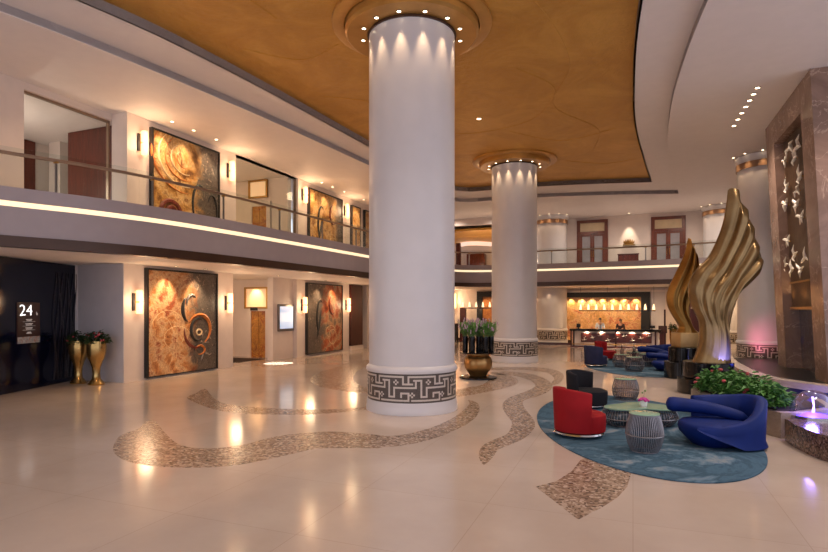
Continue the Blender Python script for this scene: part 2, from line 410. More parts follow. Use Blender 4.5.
# ------------------------------------------------------------------ the shell
struct('floor', MB().box(-22, 12, -4, 48, -0.2, 0.0), M['floor'], smooth=0)
struct('ceiling', MB().slab([[(-22, -4.2), (12, -4.2), (12, 48), (-22, 48)], [(p[0], max(p[1], -4)) for p in COV]], HC, HC + 0.2), M['soffit'], smooth=0)
struct('ceiling_ring', MB().slab([[(-15.5, -4.1), (4.5, -4.1), (4.5, 34.5), (-15.5, 34.5)], GOL], HC + 0.2, HC + 0.42), M['soffit'], smooth=0)
gold = struct('ceiling_gold', MB().box(-14.5, 3.5, -4, 33, HC + 0.42, HC + 0.6), M['gold'], smooth=0)
mb = MB()   # engraved leaf swirls in the gold leaf
for pts in ([(-9.0, 15.0), (-7.5, 16.4), (-7.0, 19), (-8.2, 21.5), (-8.6, 24)], [(-7.0, 19), (-5.8, 20.2), (-3.4, 19.6), (-2.2, 17.2), (-3.0, 15.2)], [(-9.3, 11.5), (-8.2, 12.6), (-6.9, 12.2)],
            [(-3.3, 9.5), (-2.0, 12), (-1.6, 15.5), (-2.4, 18.5), (-1.2, 21.5), (-1.6, 24.5)], [(-4.3, 20.5), (-2.6, 22.4), (-0.6, 21.6)], [(-8.9, 9.0), (-7.8, 9.4), (-7.6, 10.6)], [(-2.8, 25.5), (-1.2, 26.6), (0.1, 26.3)]):
    mb.tube([(x, y, HC + 0.42) for x, y in smoothline(pts, 8)], 0.018, 6)
obj('relief_line', mb, M['gold'], gold)
struct('trim_1', MB().wallrun(GOL, HC + 0.2, HC + 0.419, 0.05), M['brown'], smooth=0)
struct('trim_2', MB().wallrun(COV, HC + 0.02, HC + 0.199, 0.04), mat('grey_cove_plaster', '#a79c9c', 0.6), smooth=0)

def wallx(mb, X, Y0, Y1, z0, z1, th=0.3): mb.box(X - th, X, Y0, Y1, z0, z1)
def ypx(x, X=WX): return on_x(x, HY, X).y
# painted wall, ground floor
Yc = ypx(124); Yo0, Yo1 = ypx(233), ypx(273)
mb = MB(); wallx(mb, WX, Yc, Yo0, 0, H1); WP = -15.05; Yp_a, Yp_b = ypx(273, WP), ypx(297)
mb.box(WP - 0.3, WP, Yp_a, Yp_b, 0, H1); mb.box(WP - 0.1, WX, Yp_b - 0.02, Yp_b - 0.001, 0, H1); wallx(mb, WX, Yp_b, ypx(361.5), 0, H1); wallx(mb, WX, ypx(367), BACK, 0, H1)
mb.box(WX - 2.4, WX - 0.3, Yc, Yc + 0.3, 0, H1)
struct('wall_left', mb, M['wall'], smooth=0)
struct('wall_recess', MB().box(-19.5, WX, Yc - 0.02, Yc, 0, H1).box(-19.5, -16.9, 2, Yc, 0, H1), M['wallgrey'], smooth=0)
# lift lobby behind the wall
mb = MB().box(-21, WX - 0.3, 22, 22.3, 0, H1).box(-21, -20.8, Yo0 - 3, 22, 0, H1)
struct('wall_lobby', mb, M['wall'], smooth=0)
# gallery wall
Y2a = ypx(127); Yg0, Yg1 = ypx(236), ypx(298)
mb = MB(); wallx(mb, WX, Y2a, Yg0, GZ, HC); wallx(mb, WX, Yg1, BACK, GZ, HC); wallx(mb, WX, Yg0, Yg1, on_x(260, 161, WX).z, HC)
mb.box(WX - 0.66, WX - 0.3, Y2a, Y2a + 0.3, GZ, HC)
yl = on_x(24, 0, -15.5).y
wallx(mb, -15.5, 0, yl, GZ, HC); wallx(mb, -15.5, yl, Y2a, on_x(70, 105.5, -15.5).z, HC)
struct('wall_gallery', mb, M['wall'], smooth=0)
# rooms behind the gallery glass
mb = MB().box(-21, -15.8, 15.2, 15.4, GZ, HC).box(-21, -20.8, 2, 15.2, GZ, HC)
mb.box(-21, WX - 0.3, 22, 22.3, GZ, HC).box(-21, -20.8, 15.4, 22, GZ, HC)
struct('wall_gallery_rooms', mb, M['wall'], smooth=0)
# back wall
mb = MB().box(-22, -5.9, BACK, BACK + 0.3, 0, H1).box(-5.9, 12, BACK, BACK + 0.3, 0, H1)
mb.box(-6.0, 12, BACK, BACK + 0.3, GZ, HC).box(-22, -12.4, BACK, BACK + 0.3, GZ, HC).box(-12.4, -6.0, BACK - 2.5, BACK - 2.2, 8.1, HC)
struct('wall_back', mb, M['wall'], smooth=0)
struct('wall_right', MB().box(8.5, 8.8, 17, 48, 0, HC), M['wall'], smooth=0)
struct('wall_lounge', MB().box(-16, 2, 47, 47.3, GZ, HC).box(-5.6, -5.3, BACK + 0.3, 47, GZ, HC), M['wall'], smooth=0)
struct('ceiling_lounge', MB().box(-16, -5.6, BACK, 47, HC - 0.45, HC - 0.3), M['gold'], smooth=0)
# gallery slab with its fascia, light strip and bronze band
outer = [(8.5, 48), (-22, 48), (-22, 2)]
slab = struct('floor_gallery', MB().slab([offset(EDGE, 0.06) + outer], H1, GZ), M['soffit'], smooth=0)
struct('fascia', MB().wallrun(EDGE, 4.73, 5.04, 0.3).wallrun(offset(EDGE, 0.03), 3.95, 4.61, 0.2), M['fascia'], slab, smooth=30)
struct('light_strip', MB().wallrun(offset(EDGE, 0.045), 4.61, 4.73, 0.06), M['led'], slab, smooth=0)
struct('bronze_band', MB().wallrun(offset(EDGE, -0.02), 3.70, 3.95, 0.25), M['brown'], slab, smooth=30)

# floor inlays of pebble mosaic: ribbons of swirling lines
def zpx(pts, s, ox, oy): return [(p[0] / s + ox, p[1] / s + oy) for p in pts]
def inlay(i, px, m='mosaic', n=5):
    pts = [on_h(x, y) for x, y in px]
    line = smoothline([(p.x, p.y) for p in pts], n, True)
    return struct('trim_%d' % i, MB().slab([line], 0.0, 0.003), M[m], smooth=0)
A = zpx([(36, 300), (55, 265), (105, 245), (128, 226), (152, 224), (178, 255), (215, 287), (270, 299), (330, 298), (400, 288), (480, 268), (560, 257), (640, 253), (720, 258), (780, 264)], 2.76, 100, 340) \
    + zpx([(20, 362), (80, 358), (150, 343), (220, 320), (280, 290), (322, 258), (337, 238), (332, 226), (362, 234), (375, 255), (365, 285), (330, 315), (280, 340), (220, 365), (150, 385), (80, 398), (10, 404)], 3.764, 380, 340) \
    + zpx([(760, 299), (680, 298), (600, 300), (540, 312), (470, 328), (380, 345), (280, 352), (180, 350), (100, 341), (55, 325)], 2.76, 100, 340)
inlay(11, A)
B = zpx([(240, 160), (262, 148), (290, 135), (304, 150), (320, 165), (350, 177), (420, 185), (520, 191), (600, 192), (680, 190), (735, 184), (800, 176)], 2.76, 100, 340) \
    + zpx([(60, 185), (150, 168), (230, 148), (280, 100), (340, 102), (390, 120), (405, 138), (380, 158), (300, 180), (200, 200), (100, 216), (20, 232)], 5.175, 440, 355) \
    + zpx([(735, 191), (680, 198), (600, 205), (500, 206), (400, 203), (330, 195), (280, 180)], 2.76, 100, 340)
inlay(12, B)
D = zpx([(260, 92), (330, 86), (430, 92), (520, 112), (570, 140), (582, 165), (560, 190), (500, 215), (440, 232), (428, 255), (450, 290), (485, 335), (492, 362)], 5.175, 440, 355) \
    + zpx([(578, 335), (550, 365), (500, 390), (450, 410), (425, 440), (400, 465), (385, 465), (372, 435), (385, 400), (430, 375), (480, 352)], 3.764, 380, 340) \
    + zpx([(372, 350), (345, 310), (325, 275), (330, 245), (370, 215), (440, 190), (490, 165), (485, 145), (450, 125), (380, 108), (300, 100)], 5.175, 440, 355)
inlay(13, D)
E_ = zpx([(260, 66), (400, 62), (500, 64), (590, 76), (636, 98), (636, 125), (610, 150), (585, 155), (580, 140), (590, 122), (560, 95), (480, 80), (380, 76), (270, 78)], 5.175, 440, 355)
inlay(14, E_)
G = zpx([(85, 330), (110, 300), (180, 262), (300, 225), (430, 190), (560, 165), (600, 200), (500, 240), (450, 285), (440, 330), (470, 360), (560, 400), (560, 440), (420, 430), (300, 412), (180, 392), (110, 360)], 8.28, 300, 340)
inlay(15, G)
Fp = zpx([(165, 215), (260, 190), (330, 145), (372, 90), (480, 60), (600, 120), (602, 160), (585, 215), (540, 265), (470, 310), (360, 366), (262, 290)], 4.6, 500, 440)
pts = [on_h(x, y) for x, y in Fp]
struct('trim_16', MB().slab([[(p.x, p.y) for p in pts]], 0.0, 0.003), M['mosaic'], smooth=0)

# ------------------------------------------------------------------ columns
PER_W, PER_H, NPER = 18, 16, 9
cell = [[0] * PER_W for _ in range(PER_H)]
def hbar(r, a, b):
    for c in range(a, b + 1): cell[r][c % PER_W] = 1
def vbar(c, a, b):
    for r in range(a, b + 1): cell[r][c % PER_W] = 1
hbar(1, 0, 15); vbar(0, 1, 5); hbar(5, 13, 18); vbar(15, 1, 4); hbar(3, 8, 12); vbar(8, 3, 12); vbar(11, 3, 7); hbar(7, 11, 23); vbar(5, 7, 12); hbar(12, 5, 8)
hbar(14, 15, 31); vbar(15, 10, 14); hbar(10, 15, 19); vbar(19, 10, 12)
for c, r in ((4, 3), (3, 4), (5, 4), (4, 5), (13, 10), (12, 11), (14, 11), (13, 12)): cell[r][c % PER_W] = 1
def column(i, X, Y, label, top, capital):
    t = thing('column', label, 'column', (X, Y, 0), 0, None)
    obj('plinth', MB().lathe([(1.065, 0.002), (1.065, 0.1), (1.055, 0.13), (1.055, 0.2), (1.045, 0.27)], seg=72), M['column'], t)
    mb = MB(); n = PER_W * NPER; z0, dz = 0.27, 0.63 / PER_H; r = 1.032
    V = [[mb.v((r * math.cos(2 * PI * c / n), r * math.sin(2 * PI * c / n), z0 + 0.63 - k * dz)) for c in range(n)] for k in range(PER_H + 1)]
    for k in range(PER_H):
        for c in range(n):
            mb.mi = cell[k][(-c) % PER_W]
            mb.f([V[k][c], V[k][(c + 1) % n], V[k + 1][(c + 1) % n], V[k + 1][c]])
    obj('mosaic_band', mb, [M['tess_dark'], M['tess_light']], t)
    obj('moulding', MB().lathe([(1.0, 0.90), (1.05, 0.90), (1.065, 0.94), (1.055, 1.0), (1.02, 1.04), (1.0, 1.05)], seg=72), M['column'], t)
    obj('shaft', MB().lathe([(1.0, 1.05), (1.0, top - (0.75 if capital else 0.0))], seg=72), M['column'], t)
    if capital:
        obj('neck', MB().lathe([(1.0, top - 0.75), (1.0, top)], seg=64), M['column'], t)
        obj('capital_band', MB().lathe([(1.01, top - 0.55), (1.06, top - 0.55), (1.06, top - 0.30), (1.01, top - 0.30)], seg=64), M['goldstone'], t)
        obj('capital_ring', MB().lathe([(1.01, top - 0.30), (1.05, top - 0.29), (1.10, top - 0.2), (1.12, top - 0.1), (1.12, top - 0.02), (1.0, top - 0.001)], seg=64), M['column'], t)
    else:
        obj('bronze_collar', MB().lathe([(1.0, top - 0.05), (1.03, top - 0.05), (1.03, top - 0.001), (1.0, top - 0.001)], seg=64), M['brown'], t)
    return t
M['goldstone'] = bronze('gold_carved_band', '#8a6a50', '#b08a68', 0.4, 0.4)
ROS = HC + 0.13
M['rosette'] = bronze('polished_gold_rosette', '#b48440', '#cf9d54', 0.3, 0.55)
column(1, -4.815, 12.0, 'huge white column nearest the camera with greek key mosaic band', ROS, False)
column(2, -4.95, 24.66, 'tall white column behind the round bronze flower pot, mosaic key band', ROS, False)
column(3, 5.04, 26.3, 'white column beside the brown marble portal, lit pink at its foot', HC - 0.003, True)
column(4, -5.1, 38.0, 'white column set against the back wall beside the reception backdrop', HC - 0.003, True)
column(5, 5.0, 38.0, 'white column on the far gallery seen behind the tall bronze wing', HC - 0.003, True)
for X, Y, lab in ((-4.815, 12.0, 'round gold ceiling rosette at the head of the nearest column'), (-4.95, 24.66, 'round gold ceiling rosette at the head of the second column')):
    t = thing('ceiling_rosette', lab, 'ceiling rosette', (X, Y, 0))
    obj('disc', MB().lathe([(1.04, ROS), (1.5, ROS), (1.56, ROS + 0.05), (1.56, ROS + 0.28), (1.04, ROS + 0.28)] + [(1.04, ROS)], seg=72, cap=(False, False)), M['rosette'], t)
    obj('outer_rim', MB().lathe([(1.58, ROS + 0.19), (1.80, ROS + 0.19), (1.86, ROS + 0.22), (1.86, ROS + 0.288), (1.58, ROS + 0.288), (1.58, ROS + 0.19)], seg=72, cap=(False, False)), M['rosette'], t)

# ------------------------------------------------------------------ downlights
DL = None
def downlight(loc, label, group=None, r=0.06):
    global DL
    if DL is None:
        t = thing('downlight', label, 'downlight', loc, 0, group)
        obj('trim_ring', MB().lathe([(0.045, -0.012), (0.06, -0.012), (0.062, -0.001), (0.045, -0.001), (0.045, -0.012)], seg=20, cap=(False, False)), M['steel'], t)
        obj('lens', MB().lathe([(0.044, -0.008), (0.044, -0.002)], seg=20), M['lens'], t)
        DL = t
    else: t = dup(DL, loc, 0, label, group)
    if not group and 'group' in t: del t['group']
    t.scale = (r / 0.06,) * 3
    return t
for cx, cy, nm, deg0 in ((-4.815, 12.0, 'nearest column', -68), (-4.95, 24.66, 'second column', -79)):
    for k in range(10):
        a = math.radians(deg0 - 126 + k * 28)
        p = (cx + 1.16 * math.cos(a), cy + 1.16 * math.sin(a), ROS)
        downlight(p, 'small bright downlight in the gold rosette around the head of the ' + nm, 'downlights around the ' + nm, 0.058)
        spot((p[0], p[1], ROS - 0.03), (cx + 1.0 * math.cos(a), cy + 1.0 * math.sin(a), ROS - 1.3), 62, 38, 0.9, WARM, 0.03)
for cx, cy, a0, nm in ((5.04, 26.3, -105, 'portal-side column'), (-5.1, 38.0, -90, 'reception column'), (5.0, 38.0, -98, 'far gallery column')):
    for k in range(5):
        a = math.radians(a0 - 60 + k * 30)
        p = (cx + 1.24 * math.cos(a), cy + 1.24 * math.sin(a), HC)
        downlight(p, 'small downlight in the white soffit round the top of the ' + nm, 'downlights round the ' + nm, 0.06)
        spot((p[0], p[1], HC - 0.03), (cx + 1.0 * math.cos(a), cy + 1.0 * math.sin(a), HC - 1.3), 30, 50, 0.8)
for k in range(7):
    x = 734 + (757.5 - 734) * k / 6; y = 125.5 + (87.5 - 125.5) * k / 6
    p = on_h(x, y, HC)
    downlight(p, ORD[6 - k] + ' from the portal in the row of seven bright downlights in the white soffit', 'row of seven soffit downlights', 0.085)
    spot((p.x, p.y, HC - 0.04), (p.x, p.y, 0), 60, 75, 0.7, SOFT)
p = on_h(479, 118.5, HC + 0.42); downlight(p, 'single downlight in the gold ceiling between the two big columns', None, 0.1)
spot((p.x, p.y, p.z - 0.04), (p.x, p.y, 0), 250, 80, 0.8, SOFT)

# ------------------------------------------------------------------ railings
def railing(path, label, spacing, z0=5.04, zr=5.82):
    t = thing('balcony_railing', label, 'railing', (path[0][0], path[0][1], 0))
    inv = Vector((path[0][0], path[0][1]))
    L = [(p[0] - inv.x, p[1] - inv.y) for p in path]
    obj('handrail', MB().tube([(x, y, zr) for x, y in L], 0.042, 8), M['rail'], t)
    acc = 0; last = 0; idx = [0]
    for i in range(1, len(L)):
        acc += math.dist(L[i], L[i - 1])
        if acc >= spacing: idx.append(i); acc = 0
    if idx[-1] != len(L) - 1: idx.append(len(L) - 1)
    for a, b in zip(idx, idx[1:]):
        seg = L[a:b + 1]
        if len(seg) < 2: continue
        mb = MB()
        for p, q in zip(seg, seg[1:]):
            d = (Vector(q) - Vector(p)); 
            n = Vector((-d.y, d.x)).normalized() * 0.006
            s = Vector(p) + d * (0.01 if p == seg[0] else 0); e = Vector(q) - d * (0.01 if q == seg[-1] else 0)
            P = [(s + n), (e + n), (e - n), (s - n)]
            mb.loft([[(v.x, v.y, z0 + 0.0) for v in P], [(v.x, v.y, zr + 0.14) for v in P]])
        obj('glass_panel', mb, M['glass'], t, 0)
    for i in idx:
        x, y = L[i]
        mb = MB().box(x - 0.03, x + 0.03, y - 0.012, y + 0.012, z0 - 0.0, zr - 0.03)
        pst = obj('post', mb, M['steel'], t)
        obj('bracket', MB().box(x - 0.05, x + 0.05, y - 0.03, y + 0.03, zr - 0.07, zr - 0.03), M['brass'], pst)
RAIL = offset(EDGE, 0.14)
isplit = min(range(len(RAIL)), key=lambda i: math.dist(RAIL[i], (-10.4, 31.2)))
railing(RAIL[6:isplit], 'glass gallery railing with bronze handrail along the painted wall side', 2.2)
railing(RAIL[isplit:], 'glass gallery railing with bronze handrail above the reception', 2.3)

# ------------------------------------------------------------------ wall art
PAL = {
    'a': [(0.18, '#2b1a14'), (0.34, '#8a4a22'), (0.44, '#c88a52'), (0.52, '#d9b78c'), (0.6, '#a3512a'), (0.72, '#6d6158'), (0.85, '#2a2524')],
    'b': [(0.2, '#1f1712'), (0.36, '#7a4e24'), (0.46, '#c99750'), (0.55, '#e0bd84'), (0.64, '#8d5a2c'), (0.78, '#3a2a20'), (0.9, '#8e8272')],
    'c': [(0.2, '#241712'), (0.35, '#7d3518'), (0.46, '#b6592c'), (0.54, '#caa07a'), (0.64, '#746a5c'), (0.8, '#2d2622')],
}
def painting(x0, x1, z0, z1, label, pal, seed, group=None, X=WX, lamps=2, ring=(0, 0, 0), motif=None, fw=0.06, side=None, sign=1):
    y0, y1 = ypx(x0, X), ypx(x1, X)
    t = thing('framed_painting', label, 'painting', (X, (y0 + y1) / 2, z0), 0, group)
    w, h = (y1 - y0) / 2, z1 - z0
    fr = obj('frame', MB().box(0.002, 0.15, -w, -w + fw, 0, h).box(0.002, 0.15, w - fw, w, 0, h).box(0.002, 0.15, -w + fw, w - fw, h - fw, h).box(0.002, 0.15, -w + fw, w - fw, 0, fw * 0.6), M['blackm'], t, 0)
    cv = obj('canvas', MB().box(0.004, 0.12, -w + fw, w - fw, fw * 0.6, h - fw), painting_mat('canvas_' + str(seed), seed, PAL[pal], 0.8, ring, 0.1, side, sign), t, 0)
    if motif:
        for nm, m, pieces in motif(w, h):
            mb = MB()
            for pts, r in pieces: mb.tube([(0.115, y, z) for y, z in pts], [q * 0.7 for q in r] if isinstance(r, list) else r * 0.7, 6)
            obj(nm, mb, M[m], cv)
    return t
M['p_black'] = mat('black_paint', '#1b1917', 0.5, var=0.3); M['p_orange'] = mat('orange_paint', '#b56a2a', 0.5, var=0.3, scale=8); M['p_cream'] = mat('cream_paint', '#d8bd92', 0.5, var=0.2, scale=8)
M['p_grey'] = mat('grey_paint', '#77706a', 0.5, var=0.3, scale=8); M['p_red'] = mat('dark_red_paint', '#6a2a1c', 0.5, var=0.3, scale=8)
def arc(cy, cz, ry, rz, a0, a1, n=24): return [(cy + ry * math.cos(math.radians(a0 + (a1 - a0) * k / n)), cz + rz * math.sin(math.radians(a0 + (a1 - a0) * k / n))) for k in range(n + 1)]
def motif_lower(w, h):
    cy, cz = w * 0.42, h * 0.42
    tap = lambda n, r: [r * (0.25 + 0.75 * math.sin(PI * k / n)) for k in range(n + 1)]
    return [('brushstroke', 'p_orange', [(arc(cy, cz, 0.55, 0.55, 150, -60), tap(24, 0.11)), (arc(cy + 0.05, cz - 0.75, 0.22, 0.16, 180, -120), tap(24, 0.07))]),
            ('brushstroke', 'p_black', [(arc(cy - 0.05, cz, 0.36, 0.4, 60, 300), tap(24, 0.1)), (arc(cy - 0.5, cz + 0.75, 0.3, 0.45, 120, 260), tap(24, 0.12))]),
            ('brushstroke', 'p_grey', [(arc(cy - 0.35, cz + 0.95, 0.25, 0.3, 40, 200), tap(24, 0.09)), ([(cy + 0.1 + 0.02 * k, h * 0.1 + 0.05 * k) for k in range(8)], tap(7, 0.06))]),
            ('brushstroke', 'p_red', [(arc(cy - 0.1, cz - 0.05, 0.62, 0.6, 170, 290), tap(24, 0.09))]),
            ('brushstroke', 'p_cream', [(arc(cy, cz - 0.1, 0.13, 0.1, 0, 358), 0.05), (arc(-w * 0.45, h * 0.42, 0.75, 0.7, -40, 190), 0.016), (arc(-w * 0.6, h * 0.3, 0.5, 0.9, -60, 120), 0.014), (arc(-w * 0.2, h * 0.35, 0.6, 0.4, 20, 250), 0.014)])]
def motif_upper(w, h):
    tap = lambda n, r: [r * (0.25 + 0.75 * math.sin(PI * k / n)) for k in range(n + 1)]
    P = [(arc(-w * 0.1, h * 0.78, 0.35 + 0.27 * k, 0.3 + 0.22 * k, 110 + 8 * k, 300 - 6 * k), tap(24, 0.035 + 0.008 * k)) for k in range(5)]
    return [('brushstroke', 'p_orange', P[0::2]), ('brushstroke', 'p_cream', P[1::2]),
            ('brushstroke', 'p_red', [(arc(-w * 0.5, h * 0.2, 0.42, 0.38, 0, 330), 0.12), (arc(-w * 0.5, h * 0.2, 0.18, 0.16, 0, 330), 0.14)]),
            ('brushstroke', 'p_black', [(arc(w * 0.35, h * 0.35, 0.35, 0.7, 60, 250), tap(24, 0.08)), (arc(w * 0.75, h * 0.3, 0.25, 0.6, -60, 150), tap(24, 0.07))])]
def motif_small(w, h):
    tap = lambda n, r: [r * (0.25 + 0.75 * math.sin(PI * k / n)) for k in range(n + 1)]
    return [('brushstroke', 'p_black', [(arc(-w * 0.3, h * 0.5, 0.35, 0.9, 60, 250), tap(24, 0.1)), ([(-w * 0.5 + 0.06 * k, h * (0.2 + 0.06 * k)) for k in range(8)], tap(7, 0.1))]),
            ('brushstroke', 'p_cream', [(arc(w * 0.4, h * 0.22, 0.4, 0.38, 0, 340), 0.02), (arc(w * 0.3, h * 0.3, 0.5, 0.3, 20, 260), 0.016)]),
            ('brushstroke', 'p_red', [(arc(w * 0.4, h * 0.7, 0.35, 0.5, 100, 300), tap(24, 0.09))])]
painting(144, 215, 0.06, 3.66, 'huge ground floor abstract painting with round orange motif beside the gold vases', 'a', 1.3, ring=(0, -0.9, -1.2), motif=motif_lower, side=0.15)
painting(305, 340.5, 0.1, 3.62, 'tall ground floor abstract painting in red and grey beside the lit screen', 'c', 5.7, ring=(0, 0.5, -2), motif=motif_small, side=0.1, sign=-1)
painting(149, 217, GZ + 0.02, 8.32, 'large upstairs abstract painting with swirling orange strokes behind the gallery rail', 'b', 2.6, ring=(0, 0.2, -2.6), motif=motif_upper  , side=0.3)
painting(307, 340.5, GZ + 0.02, 8.28, 'second upstairs abstract painting, smaller in view, past the gallery glass', 'b', 8.1, ring=(0, 0, -1.5), motif=motif_small, side=0.8)
painting(350, 358.5, GZ + 0.02, 8.2, 'narrow upstairs painting past the second gallery painting', 'b', 9.9)
painting(363, 369.5, GZ + 0.02, 8.2, 'narrow upstairs painting half hidden by the nearest column', 'b', 11.3)

# warm spots over the paintings, with their small fittings
def artspots(xs, X, h, zaim, pw, lab):
    for k, x in enumerate(xs):
        y = ypx(x, X)
        downlight((X + 0.62, y, h), ORD[k] + ' small spotlight in the soffit above the ' + lab, 'art spotlights above the ' + lab, 0.07)
        spot((X + 0.62, y, h - 0.03), (X + 0.12, y, zaim), pw, 70, 0.9)
artspots((158, 180, 203), WX, HC, 7.0, 150, 'large upstairs painting')
artspots((311, 322, 334), WX, HC, 7.0, 130, 'second upstairs painting')
artspots((354,), WX, HC, 7.0, 90, 'narrow upstairs painting')
artspots((162, 192), WX, H1, 2.4, 250, 'huge ground floor painting')
artspots((315, 330), WX, H1, 2.4, 200, 'tall ground floor painting')

# ------------------------------------------------------------------ sconces
SCN = None
def sconce(x, y, label):
    global SCN
    p = on_x(x, y, WX)
    if SCN is None:
        t = thing('wall_sconce', label, 'wall lamp', p)
        obj('backplate', MB().box(0.002, 0.06, -0.13, -0.05, -0.28, 0.28), M['blackm'], t, 0)
        sh = obj('shade', MB().lathe([(0.08, -0.38), (0.1, -0.35), (0.1, -0.03), (0.08, -0.02)], (0.12, 0.05, 0), 20).lathe([(0.08, 0.02), (0.1, 0.03), (0.1, 0.35), (0.08, 0.38)], (0.12, 0.05, 0), 20), M['shade'], t)
        obj('bracket', MB().box(0.002, 0.05, -0.05, 0.1, -0.04, 0.04), M['brass'], t, 0)
        SCN = t
    else: t = dup(SCN, p, 0, label)
    point((p.x + 0.42, p.y + 0.06, p.z), 26, WARM, 0.2)
for x, y, l in ((135.5, 302, 'lit sconce on the cream wall between the gold vases and the huge painting'), (227, 303, 'lit sconce beside the lift lobby opening, ground floor'),
                (302.5, 305, 'lit sconce between the screen and the tall painting, ground floor'), (346.5, 305, 'lit sconce between the tall painting and the dark wood panel'),
                (140.5, 143, 'lit sconce upstairs nearest the camera'), (229, 171, 'lit sconce upstairs before the gallery glass opening'),
                (303, 195, 'lit sconce upstairs just past the gallery glass opening'), (345, 211, 'lit sconce upstairs between the second and narrow paintings')):
    sconce(x, y, l)

# dark wood panel and opening past it
y0, y1 = ypx(349), ypx(360.5)
tag(obj('wood_cladding', MB().box(WX + 0.002, WX + 0.14, y0, y1, 0.25, H1 - 0.05), M['darkwood'], None, 0), 'tall dark red wood cladding on the wall before the nearest column', 'cladding')
struct('wall_passage', MB().box(WX - 1.6, WX - 1.5, ypx(361.5) - 3, ypx(367) + 3, 0, H1), M['darkwood'], smooth=0)
struct('baseboard_left', MB().box(WX, WX + 0.16, y0, ypx(361), 0, 0.24), M['wall'], smooth=0)

# ------------------------------------------------------------------ lift lobby
def plate_y(x0, x1, ytop, ybot, Y):
    a, b = on_y(x0, ytop, Y), on_y(x1, ybot, Y)
    return a.x, b.x, b.z, a.z
def lift(z0, xd, ytop, ybot, xn, ynt, ynb, Y, lab1, lab2, n):
    a, b, _, zt = plate_y(*xd, ytop, ybot, Y)
    d = MB().box(a - 0.22, a, Y - 0.1, Y - 0.002, z0, zt + 0.2).box(b, b + 0.22, Y - 0.1, Y - 0.002, z0, zt + 0.2).box(a, b, Y - 0.1, Y - 0.002, zt, zt + 0.2)
    t = struct('door_%d' % n, d, M['wall'], smooth=0)
    t['label'] = lab1
    obj('door_leaf', MB().box(a, (a + b) / 2 - 0.01, Y - 0.05, Y - 0.002, z0, zt).box((a + b) / 2 + 0.01, b, Y - 0.05, Y - 0.002, z0, zt), M['lift'], t, 0)
    a, b, zb, zt = plate_y(*xn, ynt, ynb, Y)
    t = thing('lit_niche', lab2, 'lit panel', ((a + b) / 2, Y - 0.002, zb))
    w = (b - a) / 2; h = zt - zb
    obj('frame', MB().box(-w - 0.08, w + 0.08, -0.12, 0, -0.08, 0).box(-w - 0.08, w + 0.08, -0.12, 0, h, h + 0.08).box(-w - 0.08, -w, -0.12, 0, 0, h).box(w, w + 0.08, -0.12, 0, 0, h), M['brass'], t, 0)
    obj('panel', MB().box(-w, w, -0.05, -0.002, 0, h), M['niche'], t, 0)
    spot(((a + b) / 2, Y - 0.5, zt + 0.2), ((a + b) / 2, Y, zb + 0.3), 70, 80, 0.9)
lift(0, (252, 266.5), 311, 356, (247, 267.5), 289, 307, 22.0, 'amber lift door in the ground floor lobby', 'cream panel with added glow above the ground floor lift door', 1)
lift(GZ, (253, 267.5), 207, 240, (251, 267), 183, 196, 22.0, 'amber lift door behind the gallery glass', 'cream panel with added glow above the upstairs lift door', 2)
a, b, zb, zt = plate_y(252, 259, 307.5, 310.5, 22.0)
tag(obj('floor_indicator', MB().box(a, b, 21.86, 21.895, zb, zt), M['blackm'], None, 0), 'small black floor indicator above the ground floor lift door', 'indicator')
a, b, zb, zt = plate_y(269.5, 271.5, 310, 316.5, 22.0)
tag(obj('call_button_panel', MB().box(a, b, 21.97, 21.998, zb, zt), M['blackm'], None, 0), 'small dark call button plate beside the ground floor lift', 'call button')
a, b = on_h(233, 356.5), on_h(263, 355.5)
tag(obj('door_mat', MB().rbox(-18.2, -15.9, 19.4, 21.3, 0.001, 0.014, 0.004), mat('dark_patterned_mat', '#3a2a24', 0.9, var=0.6, scale=12), None, 0), 'dark patterned mat on the floor before the lift lobby', 'mat')
# screen on the pier
y0, y1 = ypx(278.5, WP), ypx(291.5, WP)
t = thing('wall_mounted_screen', 'upright lit information screen on the pier beside the lift lobby', 'screen', (WP, (y0 + y1) / 2, on_x(285, 328.5, WP).z))
w = (y1 - y0) / 2; h = on_x(285, 306.5, WP).z - on_x(285, 328.5, WP).z
obj('bezel', MB().rbox(0.002, 0.08, -w - 0.1, w + 0.1, -0.12, h + 0.1, 0.015), M['steel'], t)
obj('display', MB().box(0.07, 0.088, -w, w, 0, h), M['screen'], t, 0)
# bright disc of light on the floor (narrow ceiling beam)
p = on_h(272.5, 363.0); p.x += 0.28
spot((p.x + 0.02, p.y, H1 - 0.05), (p.x + 0.02, p.y, 0), 2200, 19, 0.05, (1, 0.93, 0.82), 0.01)
downlight((p.x + 0.02, p.y, H1), 'narrow beam downlight in the gallery soffit before the lift lobby', None, 0.07)

# ------------------------------------------------------------------ gallery glass fronts
def glassfront(X, ya, yb, z0, z1, label):
    t = thing('glass_partition', label, 'glass partition', (X, ya, z0))
    L = yb - ya; h = z1 - z0
    obj('glass_pane', MB().box(-0.16, -0.148, 0.05, L - 0.05, 0.05, h - 0.05), M['glass'], t, 0)
    obj('frame', MB().box(-0.2, -0.1, 0, L, h - 0.06, h - 0.001).box(-0.2, -0.1, 0.001, 0.05, 0, h - 0.06).box(-0.2, -0.1, L - 0.05, L - 0.001, 0, h - 0.06).box(-0.2, -0.1, 0.05, L - 0.05, 0.001, 0.05), M['rail'], t, 0)
glassfront(-15.5, yl, Y2a, GZ, on_x(70, 105.5, -15.5).z, 'tall upstairs glass partition with brass frame before brown wood panels')
glassfront(WX, Yg0, Yg1, GZ, on_x(260, 161, WX).z, 'tall upstairs glass partition before the lift lobby')
a, b, _, zt = plate_y(68, 111, 122, 200, 13.6)
tag(obj('wood_cladding', MB().box(a, -15.72, 13.6, 13.7, GZ, HC - 0.02), M['redwood'], None, 0), 'wide red brown wood cladding behind the upstairs glass near the camera', 'cladding')
